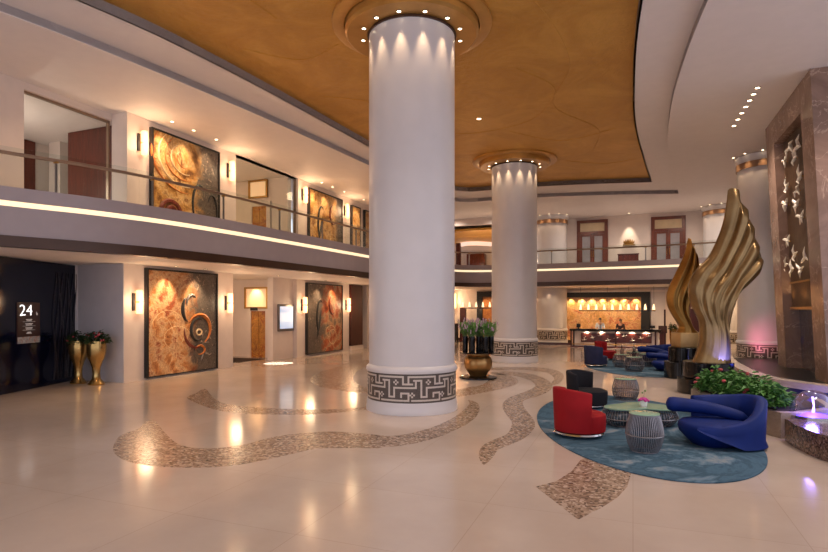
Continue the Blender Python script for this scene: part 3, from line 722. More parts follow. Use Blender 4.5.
ya, yb = on_x(21, HY, -20.8).y, on_x(33.5, HY, -20.8).y
tag(obj('wood_cladding', MB().box(-20.79, -20.7, ya, yb, GZ, HC - 0.02), M['redwood'], None, 0), 'narrow red brown wood cladding deeper behind the upstairs glass', 'cladding')
a, b, _, zt = plate_y(49, 60, 124, 200, 14.2)
struct('wall_pier', MB().box(a, b, 14.2, 14.6, GZ, HC), M['wall'], smooth=0)

# ------------------------------------------------------------------ midnight entrance panel, sign and gold vases
p0, p1 = Vector((-16.92, Yc - 0.05, 0)), Vector((-15.72, 9.55, 0))
d = (p0 - p1); ang = math.atan2(d.y, d.x); L = d.length
t = thing('entrance_panel', 'glossy midnight black entrance panel with branch relief beside the gold vases', 'panel', p1, ang)
obj('panel_face', MB().box(0, L, -0.001, 0.12, 0.005, H1 - 0.02), M['navy'], t, 0)
obj('frame', MB().box(-0.25, 0, -0.06, 0.2, 0.005, H1 - 0.02), M['black'], t, 0)
mb = MB(); rr = random.Random(3)
for k in range(9):
    x = L * (0.66 + 0.036 * k); pts = [(x + 0.07 * math.sin(z * 2.2 + k * 1.7) + 0.03 * z, -0.012, z) for z in [0.15 + 0.3 * i for i in range(12)]]
    mb.tube(pts, [0.035 - 0.002 * i for i in range(12)], 6)
obj('branch_relief', mb, mat('dark_plum_relief', '#17111c', 0.3), t)
# which side faces the lobby: local -Y must point to the lobby (towards +X)
sx0, sx1 = 16.5, 39.0
def along(x):
    a, b = _ray(x); den = a * d.y - b * d.x
    zz = (p1.x * d.y - p1.y * d.x) / den
    return (Vector((a * zz, b * zz, 0)) - p1).length, zz
s0, z0_ = along(sx0); s1, z1_ = along(sx1); zm = (z0_ + z1_) / 2
hb, ht = EYE + (HY - 343) * zm / FL, EYE + (HY - 302.5) * zm / FL
sgn = thing('menu_sign', 'brown illuminated sign reading 24 h on the midnight panel', 'sign', p1 + d.normalized() * s0 + Vector((0, 0, hb)), ang)
SW, SH = s1 - s0, ht - hb
obj('sign_board', MB().box(0, SW, -0.03, -0.002, 0, SH), M['signbrown'], sgn, 0)
ob = obj('picture_strip', MB().box(0, SW, -0.034, -0.03, 0, SH * 0.16), painting_mat('sign_photo', 3.3, [(0.3, '#3a4a5a'), (0.45, '#b8c4cc'), (0.55, '#a86a4a'), (0.7, '#5a2a1c')], 3.0), sgn, 0)
RT = (PI / 2, 0, 0)
text('lettering', '24', SH * 0.42, M['signwhite'], sgn, (SW * 0.06, -0.033, SH * 0.68), RT).scale = (1.12, 0.92, 1)
text('lettering', 'h', SH * 0.14, M['signgrey'], sgn, (SW * 0.81, -0.033, SH * 0.68), RT)
mb = MB()
for k, zc in enumerate((0.575, 0.545, 0.47, 0.44, 0.37, 0.34, 0.26, 0.235)):
    wd = (0.28, 0.22, 0.34, 0.26, 0.32, 0.26, 0.16, 0.24)[k] * SW
    n = 9
    for i in range(n):
        a = SW / 2 - wd / 2 + wd * i / n; mb.box(a, a + wd / n * 0.7, -0.034, -0.03, SH * zc, SH * (zc + 0.015))
for zc in (0.525, 0.42, 0.32): mb.box(SW * 0.22, SW * 0.78, -0.034, -0.03, SH * zc, SH * (zc + 0.005))
ob = obj('small_print', mb, M['signgrey'], sgn, 0)

def leafquad(mb, p, d, L, w, droop=0.3):
    d = Vector(d).normalized(); s = d.cross(Vector((0, 0, 1)))
    s = s.normalized() if s.length > 1e-3 else Vector((1, 0, 0))
    p = Vector(p); m = p + d * L * 0.5 + Vector((0, 0, 0.06 * L)); e = p + d * L - Vector((0, 0, droop * L))
    mb.f([mb.v(p), mb.v(m + s * w), mb.v(e), mb.v(m - s * w)])
def bush(seed, rx, ry, rz, n, size):
    r = random.Random(seed); mb = MB()
    for _ in range(n):
        a = r.uniform(0, 2 * PI); u = r.uniform(0.03, 1); q = math.sqrt(max(0, 1 - u * u)); k = r.uniform(0.55, 1.0) * (1 + 0.25 * math.sin(3 * a + seed))
        p = (rx * k * q * math.cos(a), ry * k * q * math.sin(a), rz * max(0.02, u) * k)
        leafquad(mb, p, (math.cos(a) + r.uniform(-.7, .7), math.sin(a) + r.uniform(-.7, .7), r.uniform(-.2, 1)), size * r.uniform(.7, 1.3), size * 0.3)
    return mb
def blossoms(seed, rx, ry, rz, n, s):
    r = random.Random(seed); mb = MB()
    for _ in range(n):
        a = r.uniform(0, 2 * PI); u = r.uniform(0.2, 1); q = math.sqrt(1 - u * u)
        mb.ball((rx * q * math.cos(a), ry * q * math.sin(a), rz * u), s * r.uniform(.6, 1.2), None, s * 0.8, 7, 5)
    return mb
for k, (x, y, l) in enumerate(((82.5, 383.0, 'gold goblet vase of dark greenery next to the midnight panel'), (98.0, 384.0, 'gold goblet vase of greenery and red flowers next to the cream wall corner'))):
    p = on_h(x, y); p.x += 0.1 * k - 0.02; p.y -= 0.12
    t = thing('goblet_vase', l, 'vase', (p.x, p.y, 0.002))
    obj('bowl', MB().lathe([(0.23, 0), (0.24, 0.03), (0.2, 0.08), (0.12, 0.18), (0.105, 0.34), (0.12, 0.52), (0.17, 0.68), (0.235, 0.82), (0.27, 0.98), (0.28, 1.15), (0.26, 1.33), (0.245, 1.33), (0.24, 1.24), (0.0, 1.24)], seg=36, cap=(True, False)), M['vasegold'], t)
    for nm, m, mbx in (('foliage', 'leafd', bush(11 + k, 0.3, 0.3, 0.34, 330, 0.13)), ('blossoms', 'redfl', blossoms(21 + k, 0.33, 0.33, 0.34, 12 if k else 5, 0.04))):
        mbo = obj(nm, mbx, M[m], t, 0); mbo.location = (0, 0, 1.25)

# ------------------------------------------------------------------ bronze flower stand with six vases
P = Vector((-4.83, 18.0, 0))
t = thing('round_pot_stand', 'polished bronze globe pot with flat tray top and black foot', 'flower stand', P)
obj('foot', MB().lathe([(0.62, 0.002), (0.62, 0.05), (0.55, 0.07), (0.3, 0.08)], seg=48), M['black'], t)
obj('globe', MB().lathe([(0.26, 0.08), (0.3, 0.12)] + [(0.48 * math.sin(a), 0.5 - 0.42 * math.cos(a)) for a in [0.75 + 0.14 * k for k in range(12)]] + [(0.4, 0.8), (0.4, 0.83)], seg=48), M['potgold'], t)
obj('tray', MB().lathe([(0.4, 0.83), (0.62, 0.84), (0.64, 0.86), (0.62, 0.88)], seg=48), M['black'], t)
proto = None
for k, (du, dv) in enumerate(((-0.43, 0.02), (-0.22, -0.25), (0.12, 0.3), (0.02, -0.02), (0.22, -0.3), (0.43, -0.08), (-0.2, 0.3))):
    pos = (P.x + du * CA - dv * SA, P.y + du * SA + dv * CA, 0.882)
    lab = 'tall black cylinder vase of lavender flowers on the bronze pot stand'
    v = thing('flower_vase', lab, 'vase', pos, k * 1.3, 'lavender vases on the bronze pot stand')
    obj('vase', MB().lathe([(0.085, 0), (0.09, 0.02), (0.09, 0.52), (0.08, 0.52), (0.078, 0.42), (0.0, 0.42)], seg=20, cap=(True, False)), M['black'], v)
    r = random.Random(50 + k); ms, ml, mf = MB(), MB(), MB()
    for _ in range(40):
        a = r.uniform(0, 2 * PI); sp = r.uniform(0.04, 0.3); hh = r.uniform(0.22, 0.62)
        top = (sp * math.cos(a) * 1.1, sp * math.sin(a) * 1.1, 0.5 + hh)
        ms.tube([(0.05 * math.cos(a), 0.05 * math.sin(a), 0.42), (sp * .6 * math.cos(a), sp * .6 * math.sin(a), 0.5 + hh * .55), top], [0.006, 0.005, 0.003], 4)
        for _ in range(11):
            q = r.uniform(0.1, 0.75); leafquad(ml, (sp * q * math.cos(a), sp * q * math.sin(a), 0.5 + hh * q), (r.uniform(-1, 1), r.uniform(-1, 1), r.uniform(.2, 1.4)), 0.17, 0.026)
        if r.random() < 0.42:
            for j in range(3): mf.ball((top[0] + r.uniform(-.02, .02), top[1] + r.uniform(-.02, .02), top[2] - 0.04 * j), 0.021, None, 0.028, 6, 4)
    obj('stems', ms, M['stem'], v); obj('leaves', ml, M['leaflt'], v, 0); obj('blossoms', mf, M['lav'], v)

# ------------------------------------------------------------------ reception
RY = 35.0
t = thing('reception_desk', 'long reception desk with black top and spotlit relief front', 'reception desk', (-1.05, RY, 0))
hw = 2.52
obj('counter_top', MB().rbox(-hw - 0.05, hw + 0.05, -0.15, 0.75, 1.0, 1.12, 0.02), M['black'], t)
obj('body', MB().box(-hw + 0.12, hw - 0.1, 0.08, 0.7, 0.002, 1.0), M['wall'], t, 0)
rl = obj('relief_panel', MB().box(-hw + 0.62, hw - 0.45, 0.02, 0.08, 0.32, 0.88), M['darkwood'], t, 0)
for k in range(9):
    mb = MB(); x = -hw + 0.85 + k * 0.45; z = 0.5 + 0.14 * ((k * 7) % 3 - 1) + 0.1; s = 0.17
    mb.tube([(x - s, 0.0, z - 0.02), (x, -0.02, z), (x + s * 0.9, 0.0, z + 0.05)], [0.005, 0.03, 0.004], 6)
    mb.tube([(x, -0.02, z), (x - 0.05, -0.03, z + 0.12), (x + 0.06, -0.02, z + 0.2 - 0.3 * (k % 2))], [0.025, 0.02, 0.003], 6)
    obj('relief_bird', mb, M['birdw'], rl)
obj('plinth', MB().box(-hw, hw, -0.1, 0.7, 0.002, 0.1), M['redwood'], t, 0)
for x in (-hw, -hw + 0.16, hw - 0.3, 0.05): obj('post', MB().rbox(x, x + 0.09, -0.06, 0.06, 0.1, 1.0, 0.01), M['darkwood'], t)
rails = obj('foot_rail', MB().tube([(-hw + 0.1, -0.12, 0.2), (hw - 0.1, -0.12, 0.2)], 0.025, 8), M['brass'], t)
for x in (-1.55, -0.7, 0.15, 1.0, 1.75): spot((-1.05 + x, RY - 0.06, 0.98), (-1.05 + x, RY + 0.08, 0.4), 34, 140, 0.8, (1, 0.8, 0.55), 0.02)
for x in (-2.2, -0.7, 0.8, 2.2): spot((-1.05 + x, 33.75, H1 - 0.04), (-1.05 + x, RY, 0.5), 110, 60, 0.9, SOFT)  # extra spots added to brighten the desk front, no fittings
for dx in (-0.55, -0.05, 0.45): spot((-5.1 + dx, 36.75, H1 - 0.04), (-5.1 + dx * 0.9, 37.0, 2.3), 24, 50, 0.9)
# backdrop
BY = BACK
a, b, zb, zt = plate_y(567, 641, 292.6, 335, BY)
zmid = on_y(600, 297.3, BY).z; b2 = on_y(650, 297, BY).x
t = thing('reception_backdrop', 'glowing amber and orange mural panel in a black surround behind the reception', 'backdrop', ((a + b) / 2, BY, 0))
w = (b - a) / 2
obj('mural', MB().box(-w, w, -0.06, -0.002, 0.002, zmid), painting_mat('amber_mural', 6.2, [(0.25, '#6f7048'), (0.36, '#b58a48'), (0.45, '#e2a868'), (0.53, '#eabf8a'), (0.6, '#d0704a'), (0.68, '#c9a070'), (0.8, '#6a6a4a')], 0.65, ringw=0.0), t, 0)
obj('header', MB().box(-w, w + (b2 - b), -0.3, -0.002, zmid, zt), M['blackm'], t, 0)
obj('side_post', MB().box(w, w + (b2 - b), -0.3, -0.002, 0.002, zmid), M['blackm'], t, 0)
for k in range(7): spot(((a + b) / 2 + w * (-0.88 + 0.29 * k), BY - 0.24, zmid - 0.03), ((a + b) / 2 + w * (-0.88 + 0.29 * k), BY - 0.04, 1.5), 55, 115, 0.9, (1, 0.78, 0.45))
# hanging shelf with lamps
sa, sb = on_y(579, 310.4, 37.3), on_y(655.5, 310.4, 37.3)
t = thing('lamp_shelf', 'long thin black shelf of lit lamps hung before the amber mural', 'shelf', (sa.x, 37.3, sa.z))
L = sb.x - sa.x
obj('shelf_board', MB().box(0, L, -0.1, 0.1, -0.05, 0), M['black'], t, 0)
for fx in (0.02, 0.38, 0.66, 0.98): obj('hanger', MB().box(L * fx - 0.008, L * fx + 0.008, 0.07, 0.086, 0, H1 - sa.z - 0.001), M['blackm'], t, 0)
LAMP = None
def shelf_lamp(loc, label, group, s=1.0):
    global LAMP
    if LAMP is None:
        t = thing('shelf_lamp', label, 'lamp', loc, 0, group)
        obj('base', MB().lathe([(0.1, 0.0), (0.1, 0.03), (0.05, 0.05)], seg=16), M['brass'], t)
        obj('shade', MB().lathe([(0.085, 0.05), (0.1, 0.1), (0.075, 0.25), (0.05, 0.4), (0.04, 0.46), (0.01, 0.47)], seg=16), M['lampglow'], t)
        LAMP = t
    else: t = dup(LAMP, loc, 0, label, group)
    t.scale = (s,) * 3
for k in range(10):
    shelf_lamp((sa.x + 0.1 + (L - 0.2) * k / 9, 37.3, sa.z + 0.001), ORD[k] + ' from the column in the row of ten lit lamps above reception', 'lamps on the reception shelf', 0.85)
# a partition of white panel and its neighbours
a, b, zb, zt = plate_y(650.5, 665, 292, 340, BY)
tag(obj('white_panel', MB().box(a + 0.02, b, BY - 0.2, BY - 0.002, 0.002, H1 - 0.05), M['wallgrey'], None, 0), 'plain pale grey panel standing beside the amber mural', 'panel')
struct('trim_3', MB().box(-4.0, 3.0, BY - 0.32, BY - 0.002, on_y(600, 292.6, BY).z + 0.02, on_y(600, 291.0, BY).z), M['soffit'], smooth=0)
# objects on the desk
def desk_item(x, w, h, label, kind, cat):
    p = on_y(x, 328, RY + 0.2)
    t = thing(kind, label, cat, (p.x, RY + 0.22, 1.121))
    obj('screen_back', MB().rbox(-w / 2, w / 2, -0.015, 0.015, 0.08, h, 0.008), M['blackm'], t)
    obj('stand', MB().box(-0.03, 0.03, 0.0, 0.03, 0.01, 0.1).box(-0.1, 0.1, -0.06, 0.08, 0, 0.012), M['blackm'], t, 0)
desk_item(578.5, 0.24, 0.3, 'small black monitor at the column end of the reception desk', 'monitor', 'monitor')
desk_item(643.5, 0.3, 0.26, 'small dark monitor on the reception desk before the black surround', 'monitor', 'monitor')
desk_item(652, 0.34, 0.24, 'low dark monitor at the lectern end of the reception desk', 'monitor', 'monitor')
# lectern, tall post and gold planter
p = on_h(660.5, 346.8)
t = thing('lectern', 'dark plum lectern at the end of the reception desk', 'lectern', (p.x + 0.12, p.y - 0.1, 0.002))
obj('head', MB().rbox(-0.24, 0.24, -0.2, 0.2, 0.85, 1.3, 0.02), M['suit'], t)
obj('column', MB().box(-0.18, 0.18, -0.15, 0.15, 0.06, 0.85), M['darkwood'], t, 0)
obj('foot', MB().rbox(-0.24, 0.24, -0.2, 0.2, 0, 0.06, 0.01), M['black'], t)
p = on_y(664.8, 346, 36.5)
t = thing('slim_post', 'tall slim dark post rising behind the lectern', 'post', (p.x, 36.5, 0.002))
obj('shaft', MB().box(-0.05, 0.05, -0.05, 0.05, 0.03, 2.3), M['suit'], t, 0); obj('foot', MB().cyl((0, 0), 0.16, 0, 0.03), M['black'], t)
p = on_h(669, 347)
t = thing('tall_planter', 'tall gold planter with a dark green plant beside the lectern', 'planter', (p.x + 0.24, p.y + 0.15, 0.002))
obj('pot', MB().lathe([(0.14, 0), (0.16, 0.02), (0.2, 0.6), (0.21, 1.12), (0.19, 1.12), (0.18, 1.05), (0, 1.05)], seg=24, cap=(True, False)), M['vasegold'], t)
f = obj('foliage', bush(91, 0.2, 0.2, 0.35, 160, 0.14), M['leafd'], t, 0); f.location = (0, 0, 1.05)

# people at the desk
def skinmesh(name, nodes, links, m, parent, sub=2):
    me = bpy.data.meshes.new(name); me.from_pydata([n[0] for n in nodes], links, []); me.materials.append(m)
    o = bpy.data.objects.new(name, me); COL.objects.link(o); o.parent = parent
    sk = o.modifiers.new('skin', 'SKIN'); sk.use_smooth_shade = True
    if not me.skin_vertices: pass
    for i, n in enumerate(nodes):
        me.skin_vertices[0].data[i].radius = (n[1], n[2] if len(n) > 2 else n[1]); me.skin_vertices[0].data[i].use_root = i == 0
    s = o.modifiers.new('sub', 'SUBSURF'); s.levels = sub; s.render_levels = sub
    return o
def person(loc, rz, label, top_mat, h=1.72, female=False):
    t = thing('person', label, 'person', loc, rz); k = h / 1.72
    N = [((0, 0, 0.95), .13, .1), ((0, 0, 1.15), .12, .09), ((0, 0, 1.36), .15, .095), ((0, -0.0, 1.47), .055, .055), ((0, -0.01, 1.54), .05, .05), ((0, -0.015, 1.62), .078, .09), ((0, -0.01, 1.69), .06, .07)]
    Lk = [(0, 1), (1, 2), (2, 3), (3, 4), (4, 5), (5, 6)]
    for s in (-1, 1):
        b = len(N); N += [((s * 0.19, 0, 1.39), .055), ((s * 0.24, -0.03, 1.14), .045), ((s * 0.17, -0.25, 1.16), .035), ((s * 0.15, -0.33, 1.155), .03)]
        Lk += [(2, b), (b, b + 1), (b + 1, b + 2), (b + 2, b + 3)]
        b2 = len(N); N += [((s * 0.1, 0, 0.86), .085), ((s * 0.1, -0.01, 0.48), .06), ((s * 0.1, 0.02, 0.09), .045), ((s * 0.1, -0.12, 0.045), .04)]
        Lk += [(0, b2), (b2, b2 + 1), (b2 + 1, b2 + 2), (b2 + 2, b2 + 3)]
        for f in range(5):
            q = len(N); fx = s * 0.15 + (f - 2) * 0.017; ln = (0.05, 0.075, 0.085, 0.078, 0.06)[f if s > 0 else 4 - f]
            N += [((fx, -0.36, 1.15), .009), ((fx, -0.36 - ln, 1.135), .008)]; Lk += [(b + 3, q), (q, q + 1)]
    N = [((n[0][0] * k, n[0][1] * k, n[0][2] * k),) + tuple(r * k for r in n[1:]) for n in N]
    skinmesh('body', N, Lk, M['skin'], t)
    T = [((0, 0, 0.88), .16, .12), ((0, 0, 1.12), .14, .11), ((0, 0, 1.36), .17, .115), ((0, 0, 1.45), .07, .07)]
    TL = [(0, 1), (1, 2), (2, 3)]
    for s in (-1, 1):
        b = len(T); T += [((s * 0.19, 0, 1.40), .072), ((s * 0.245, -0.03, 1.14), .06), ((s * 0.175, -0.23, 1.16), .05)]; TL += [(2, b), (b, b + 1), (b + 1, b + 2)]
    skinmesh('jacket' if female else 'shirt', [((n[0][0] * k, n[0][1] * k, n[0][2] * k),) + tuple(r * k for r in n[1:]) for n in T], TL, top_mat, t)
    B = [((0, 0, 0.93), .145, .115)]; BL = []
    for s in (-1, 1):
        b = len(B); B += [((s * 0.1, 0, 0.84), .1), ((s * 0.1, -0.01, 0.48), .078), ((s * 0.1, 0.015, 0.1), .068)]; BL += [(0, b), (b, b + 1), (b + 1, b + 2)]
    skinmesh('trousers', [((n[0][0] * k, n[0][1] * k, n[0][2] * k),) + tuple(r * k for r in n[1:]) for n in B], BL, M['trouser'], t)
    mb = MB(); 
    for ring in range(5):
        pass
    mb.ball((0, 0.015 * k, 1.675 * k), 0.088 * k, 0.102 * k, 0.085 * k, 16, 10)
    if female: mb.ball((0, 0.07 * k, 1.61 * k), 0.075 * k, 0.05 * k, 0.09 * k, 12, 8)
    obj('hair', mb, M['hair'], t)
    mb = MB().ball((0, -0.108 * k, 1.605 * k), 0.013 * k, 0.02 * k, 0.022 * k, 8, 6)
    obj('nose', mb, M['skin'], t)
    mb = MB().ball((-0.03 * k, -0.098 * k, 1.63 * k), 0.011 * k, None, None, 8, 6).ball((0.03 * k, -0.098 * k, 1.63 * k), 0.011 * k, None, None, 8, 6)
    obj('eyes', mb, M['hair'], t)
    if not female: obj('tie', MB().loft([[(-0.02, -0.118, 1.42), (0.02, -0.118, 1.42), (0.02, -0.108, 1.42), (-0.02, -0.108, 1.42)], [(-0.035, -0.125, 1.12), (0.035, -0.125, 1.12), (0.035, -0.11, 1.12), (-0.035, -0.11, 1.12)]]), M['suit'], t)
p = on_y(600, 320, 36.3); person((p.x, 36.3, 0.002), 0.1, 'person in a pale shirt and dark tie standing behind the reception desk', M['shirt'], 1.74)
p = on_y(620.5, 320, 36.3); person((p.x, 36.3, 0.002), -0.15, 'person in a dark maroon jacket standing behind the reception desk', M['suit'], 1.68, True)

# dark partition behind the wings, between portal column and planter
tag(obj('low_partition', MB().box(3.0, 3.85, BACK - 0.5, BACK - 0.4, 0.002, 2.35), M['darkwood'], None, 0), 'dark wood partition against the back wall behind the bronze wings', 'partition')

# gallery doors above reception
def gdoor(n, xa, xb, yt, label):
    a, b, _, zt = plate_y(xa, xb, yt, 260, BACK)
    t = struct('door_%d' % n, MB().box(a, a + 0.22, BACK - 0.12, BACK - 0.002, GZ, zt).box(b - 0.22, b, BACK - 0.12, BACK - 0.002, GZ, zt).box(a + 0.22, b - 0.22, BACK - 0.12, BACK - 0.002, zt - 0.2, zt).box(a + 0.22, b - 0.22, BACK - 0.12, BACK - 0.002, zt - 0.95, zt - 0.78), M['doorwood'], smooth=0)
    t['label'] = label
    obj('transom_panel', MB().box(a + 0.22, b - 0.22, BACK - 0.06, BACK - 0.002, zt - 0.78, zt - 0.2), M['cream'], t, 0)
    m = (a + b) / 2
    for s, u0, u1 in ((0, a + 0.22, m - 0.005), (1, m + 0.005, b - 0.22)):
        lf = obj('door_leaf', MB().box(u0, u0 + 0.13, BACK - 0.08, BACK - 0.002, GZ, zt - 0.95).box(u1 - 0.13, u1, BACK - 0.08, BACK - 0.002, GZ, zt - 0.95).box(u0 + 0.13, u1 - 0.13, BACK - 0.08, BACK - 0.002, GZ, GZ + 0.2).box(u0 + 0.13, u1 - 0.13, BACK - 0.08, BACK - 0.002, zt - 1.1, zt - 0.95), M['doorwood'], t, 0)
        obj('glass', MB().box(u0 + 0.13, u1 - 0.13, BACK - 0.04, BACK - 0.002, GZ + 0.2, zt - 1.1), M['frost'], lf, 0)
        hx = u1 - 0.06 if s == 0 else u0 + 0.06
        obj('handle', MB().tube([(hx, BACK - 0.14, GZ + 0.9), (hx, BACK - 0.14, GZ + 1.3)], 0.02, 8), M['brass'], lf)
gdoor(3, 577, 608, 221, 'wooden double door upstairs next to the reception column')
gdoor(4, 651, 685.6, 217.4, 'wooden double door upstairs next to the bronze wing tip')
a, b, _, zt = plate_y(618, 638.6, 254, 263, 38.1)
t = thing('console_cabinet', 'dark red cabinet between the two upstairs double doors', 'cabinet', ((a + b) / 2, 38.1, GZ + 0.001))
w = (b - a) / 2; h = zt - GZ
obj('carcass', MB().box(-w, w, 0, 0.38, 0, h - 0.05), M['darkwood'], t, 0); obj('top', MB().rbox(-w - 0.04, w + 0.04, -0.04, 0.39, h - 0.05, h, 0.01), M['redwood'], t)
for u0, u1 in ((-w + 0.04, -0.01), (0.01, w - 0.04)):
    dr = obj('door', MB().box(u0, u1, -0.025, -0.001, 0.08, h - 0.1), M['redwood'], t, 0)
    obj('knob', MB().ball((u1 - 0.05 if u0 < 0 else u0 + 0.05, -0.045, h * 0.5), 0.02), M['brass'], dr)
po = on_y(629, 244.5, BACK)
t = thing('wall_ornament', 'small gilded crown ornament on a shelf above the upstairs cabinet', 'ornament', (po.x, BACK - 0.003, po.z))
obj('bracket', MB().box(-0.38, 0.38, -0.16, 0, -0.06, 0), M['vasegold'], t, 0)
mb = MB()
for k in range(7):
    x = -0.3 + 0.1 * k; mb.tube([(x * 0.7, -0.08, 0), (x, -0.08, 0.12 + 0.1 * math.cos(x * 4)), (x * 1.05, -0.08, 0.2 + 0.18 * math.cos(x * 4))], [0.04, 0.05, 0.008], 7)
obj('crown', mb, M['gilt'], t)
downlight((po.x, BACK - 0.8, HC), 'downlight in the soffit above the gilded ornament upstairs', None, 0.07)
spot((po.x, BACK - 0.6, HC - 0.05), (po.x, BACK - 0.05, po.z), 190, 48, 0.9, (1, .82, .6))
# upstairs lounge at the far corner
a, b, _, zt = plate_y(466.5, 484, 254, 268, 45.5)
tag(obj('lounge_bar', MB().rbox(a, b, 45.5, 46.3, GZ + 0.001, zt, 0.03), M['redwood'], None), 'red brown bar counter in the upstairs corner lounge', 'bar counter')
a, b, _, zt = plate_y(456, 460, 243, 268, 44)
tag(obj('wood_post', MB().box(a, b, 44, 44.3, GZ + 0.001, zt), M['darkwood'], None, 0), 'dark wood post in the upstairs corner lounge', 'post')
a, b, zb, zt = plate_y(456, 491.5, 240, 246, 46.5)
tag(obj('light_cornice', MB().wallrun([(a + (b - a) * k / 12, 46.6 - 1.2 * math.sin(PI * k / 12)) for k in range(13)], zb, min(zt, HC - 0.46), 0.1), glow('white_cornice_glow', '#ffe4d0', 0.45), None), 'curved white lit cornice band in the upstairs corner lounge', 'cornice')
for x in (-11.5, -9.5): point((x, 42, GZ + 1.0), 60, WARM, 0.05)

# ground floor back corner: bar shelf, lamps, doorway, console
a, b = on_y(461, 307.7, 37.6), on_y(492, 307.7, 37.6)
t = thing('bar_shelf', 'dark bar shelf with lit lamps between the two big columns', 'shelf', (a.x, 37.6, 0.002)); L = b.x - a.x
obj('shelf_board', MB().box(-0.05, L, -0.15, 0.15, a.z - 0.07, a.z - 0.003), M['darkwood'], t, 0)
obj('upright', MB().box(-0.05, 0.35, -0.12, 0.14, 0, a.z - 0.07), M['darkwood'], t, 0)
for k in range(5):
    p = on_y(462.3 + 6.75 * k, 307, 37.6)
    shelf_lamp((p.x + 0.03, 37.6, a.z + 0.001), ORD[k] + ' lit lamp from the nearest column on the bar shelf', 'lamps on the bar shelf', 0.85)
a, b, _, zt = plate_y(477.5, 496, 291.5, 341, BACK)
dw = struct('door_5', MB().box(a, a + 0.42, BACK - 0.2, BACK - 0.002, 0, zt).box(a + 0.42, b, BACK - 0.2, BACK - 0.002, zt - 0.4, zt), M['black'], smooth=0)
dw['label'] = 'black framed amber doorway behind the second column'
obj('door_panel', MB().box(a + 0.42, b, BACK - 0.05, BACK - 0.002, 0, zt - 0.4), painting_mat('amber_door', 7.7, [(0.3, '#7a3a14'), (0.5, '#d08a44'), (0.7, '#a05424')], 0.6), dw, 0)
spot(((a + b) / 2, BACK - 0.7, 3.6), ((a + b) / 2, BACK, 1.6), 90, 70, 0.9)
a, b, _, zt = plate_y(452, 459, 324, 341, 37)
t = thing('console_table', 'dark console table beside the nearest column at the back wall', 'console', ((a + b) / 2 - 0.3, 37, 0.002))
obj('top', MB().rbox(-0.8, 0.5, -0.25, 0.25, 1.25, 1.33, 0.01), M['darkwood'], t); obj('body', MB().box(-0.75, 0.45, -0.2, 0.2, 0, 1.25), M['blackm'], t, 0)
p = on_y(454.5, 301, BACK)
t = thing('wall_sconce', 'lit sconce on the back wall beside the nearest column', 'wall lamp', p)
obj('backplate', MB().box(-0.1, 0.0, -0.06, -0.002, -0.5, 0.5), M['blackm'], t, 0)
obj('shade', MB().lathe([(0.1, -0.55), (0.14, -0.5), (0.14, 0.5), (0.1, 0.55)], (0.05, -0.2, 0), 16), M['shade'], t)
point((p.x, p.y - 0.7, p.z), 50, WARM, 0.1)
struct('baseboard_back', MB().box(-14.5, -3.9, BACK - 0.06, BACK - 0.001, 0, 0.22).box(-6.2, -3.75, 36.8, 36.86, 0, 0.15), M['darkwood'], smooth=0)

# ------------------------------------------------------------------ bronze wings
def wing(name, label, base, zdepth, cpx, Lc, Rc, Tc, ybase, hbase, mat_, nf, thick, amp, sway, NU=72, NV=64):
    sc = zdepth / FL
    def crv(pts, n):
        pl = smoothline(pts, 24); seg = [0]
        for a, b in zip(pl, pl[1:]): seg.append(seg[-1] + math.dist(a, b))
        out = []; j = 0
        for k in range(n + 1):
            s = seg[-1] * k / n
            while j < len(seg) - 2 and seg[j + 1] < s: j += 1
            f = (s - seg[j]) / max(1e-9, seg[j + 1] - seg[j]); a, b = Vector(pl[j]), Vector(pl[j + 1]); out.append(a.lerp(b, f))
        return out
    Ls, Rs, Ts = crv(Lc, NV), crv(Rc, NV), crv(Tc, NU)
    front, back = [], []
    for j in range(NV + 1):
        v = j / NV; fr, bk = [], []
        wv = max(0.0, (v - 0.35) / 0.65); wv = wv * wv * (3 - 2 * wv)
        for i in range(NU + 1):
            u = i / NU
            lin_ = Ls[j].lerp(Rs[j], u); end = Ls[NV].lerp(Rs[NV], u)
            q = lin_ + (Ts[i] - end) * (v ** 2.2)
            prof = math.sqrt(max(0.0, 1 - (2 * u - 1) ** 2))
            th = thick[0] * (1 - wv) + thick[1] * wv
            fine = 0.1 * amp * math.cos(2 * PI * nf * 2 * u + 2.0 * v) * min(1, v * 3)
            ridge = fine + amp * (0.12 + 0.88 * min(1, max(0, v - 0.12) * 2.0)) * (abs(math.sin(PI * nf * u)) - 0.5) * min(1.0, 6 * u, 6 * (1 - u))
            tipfade = 1 - max(0.0, (v - 0.93) / 0.07) ** 2
            cen = sway * math.sin(PI * (v * 1.5 + 0.3 * u)) * min(1, v * 3)
            x = (q.x - cpx) * sc; z = (ybase - q.y) * sc
            d = th * prof * 0.5 * max(0.12, tipfade)
            fr.append((x, cen - d - ridge, z)); bk.append((x, cen + d - ridge * 0.6, z))
        front.append(fr); back.append(bk)
    mb = MB(); rings = [f + b[::-1] for f, b in zip(front, back)]
    mb.loft(rings)
    bmesh.ops.remove_doubles(mb.bm, verts=mb.bm.verts, dist=0.0015)
    return mb
big_base = at_z(708, 361.5, 15.3)
Lb = [(693, 361.5), (698, 349), (701, 336), (701, 321), (695, 306), (691, 288), (697, 271), (709, 257), (717, 238), (721.5, 220), (724.5, 192)]
Rb = [(730, 361.5), (731, 344), (730.5, 323.5), (732, 306), (736, 294), (743, 287), (751, 280), (757, 275)]
Tb = [(724.5, 192), (727, 189.5), (731, 190), (735, 192), (737, 203), (738.5, 209), (744, 211), (746, 221), (746.5, 227), (750.5, 229), (752, 240), (752.5, 244), (756, 247), (756.5, 254), (757, 257), (760, 261), (759.5, 268), (757, 275)]
t = thing('wing_sculpture', 'tall dark bronze wing sculpture with five feather tips on black drums', 'sculpture', (big_base.x, big_base.y, 0), YAW)
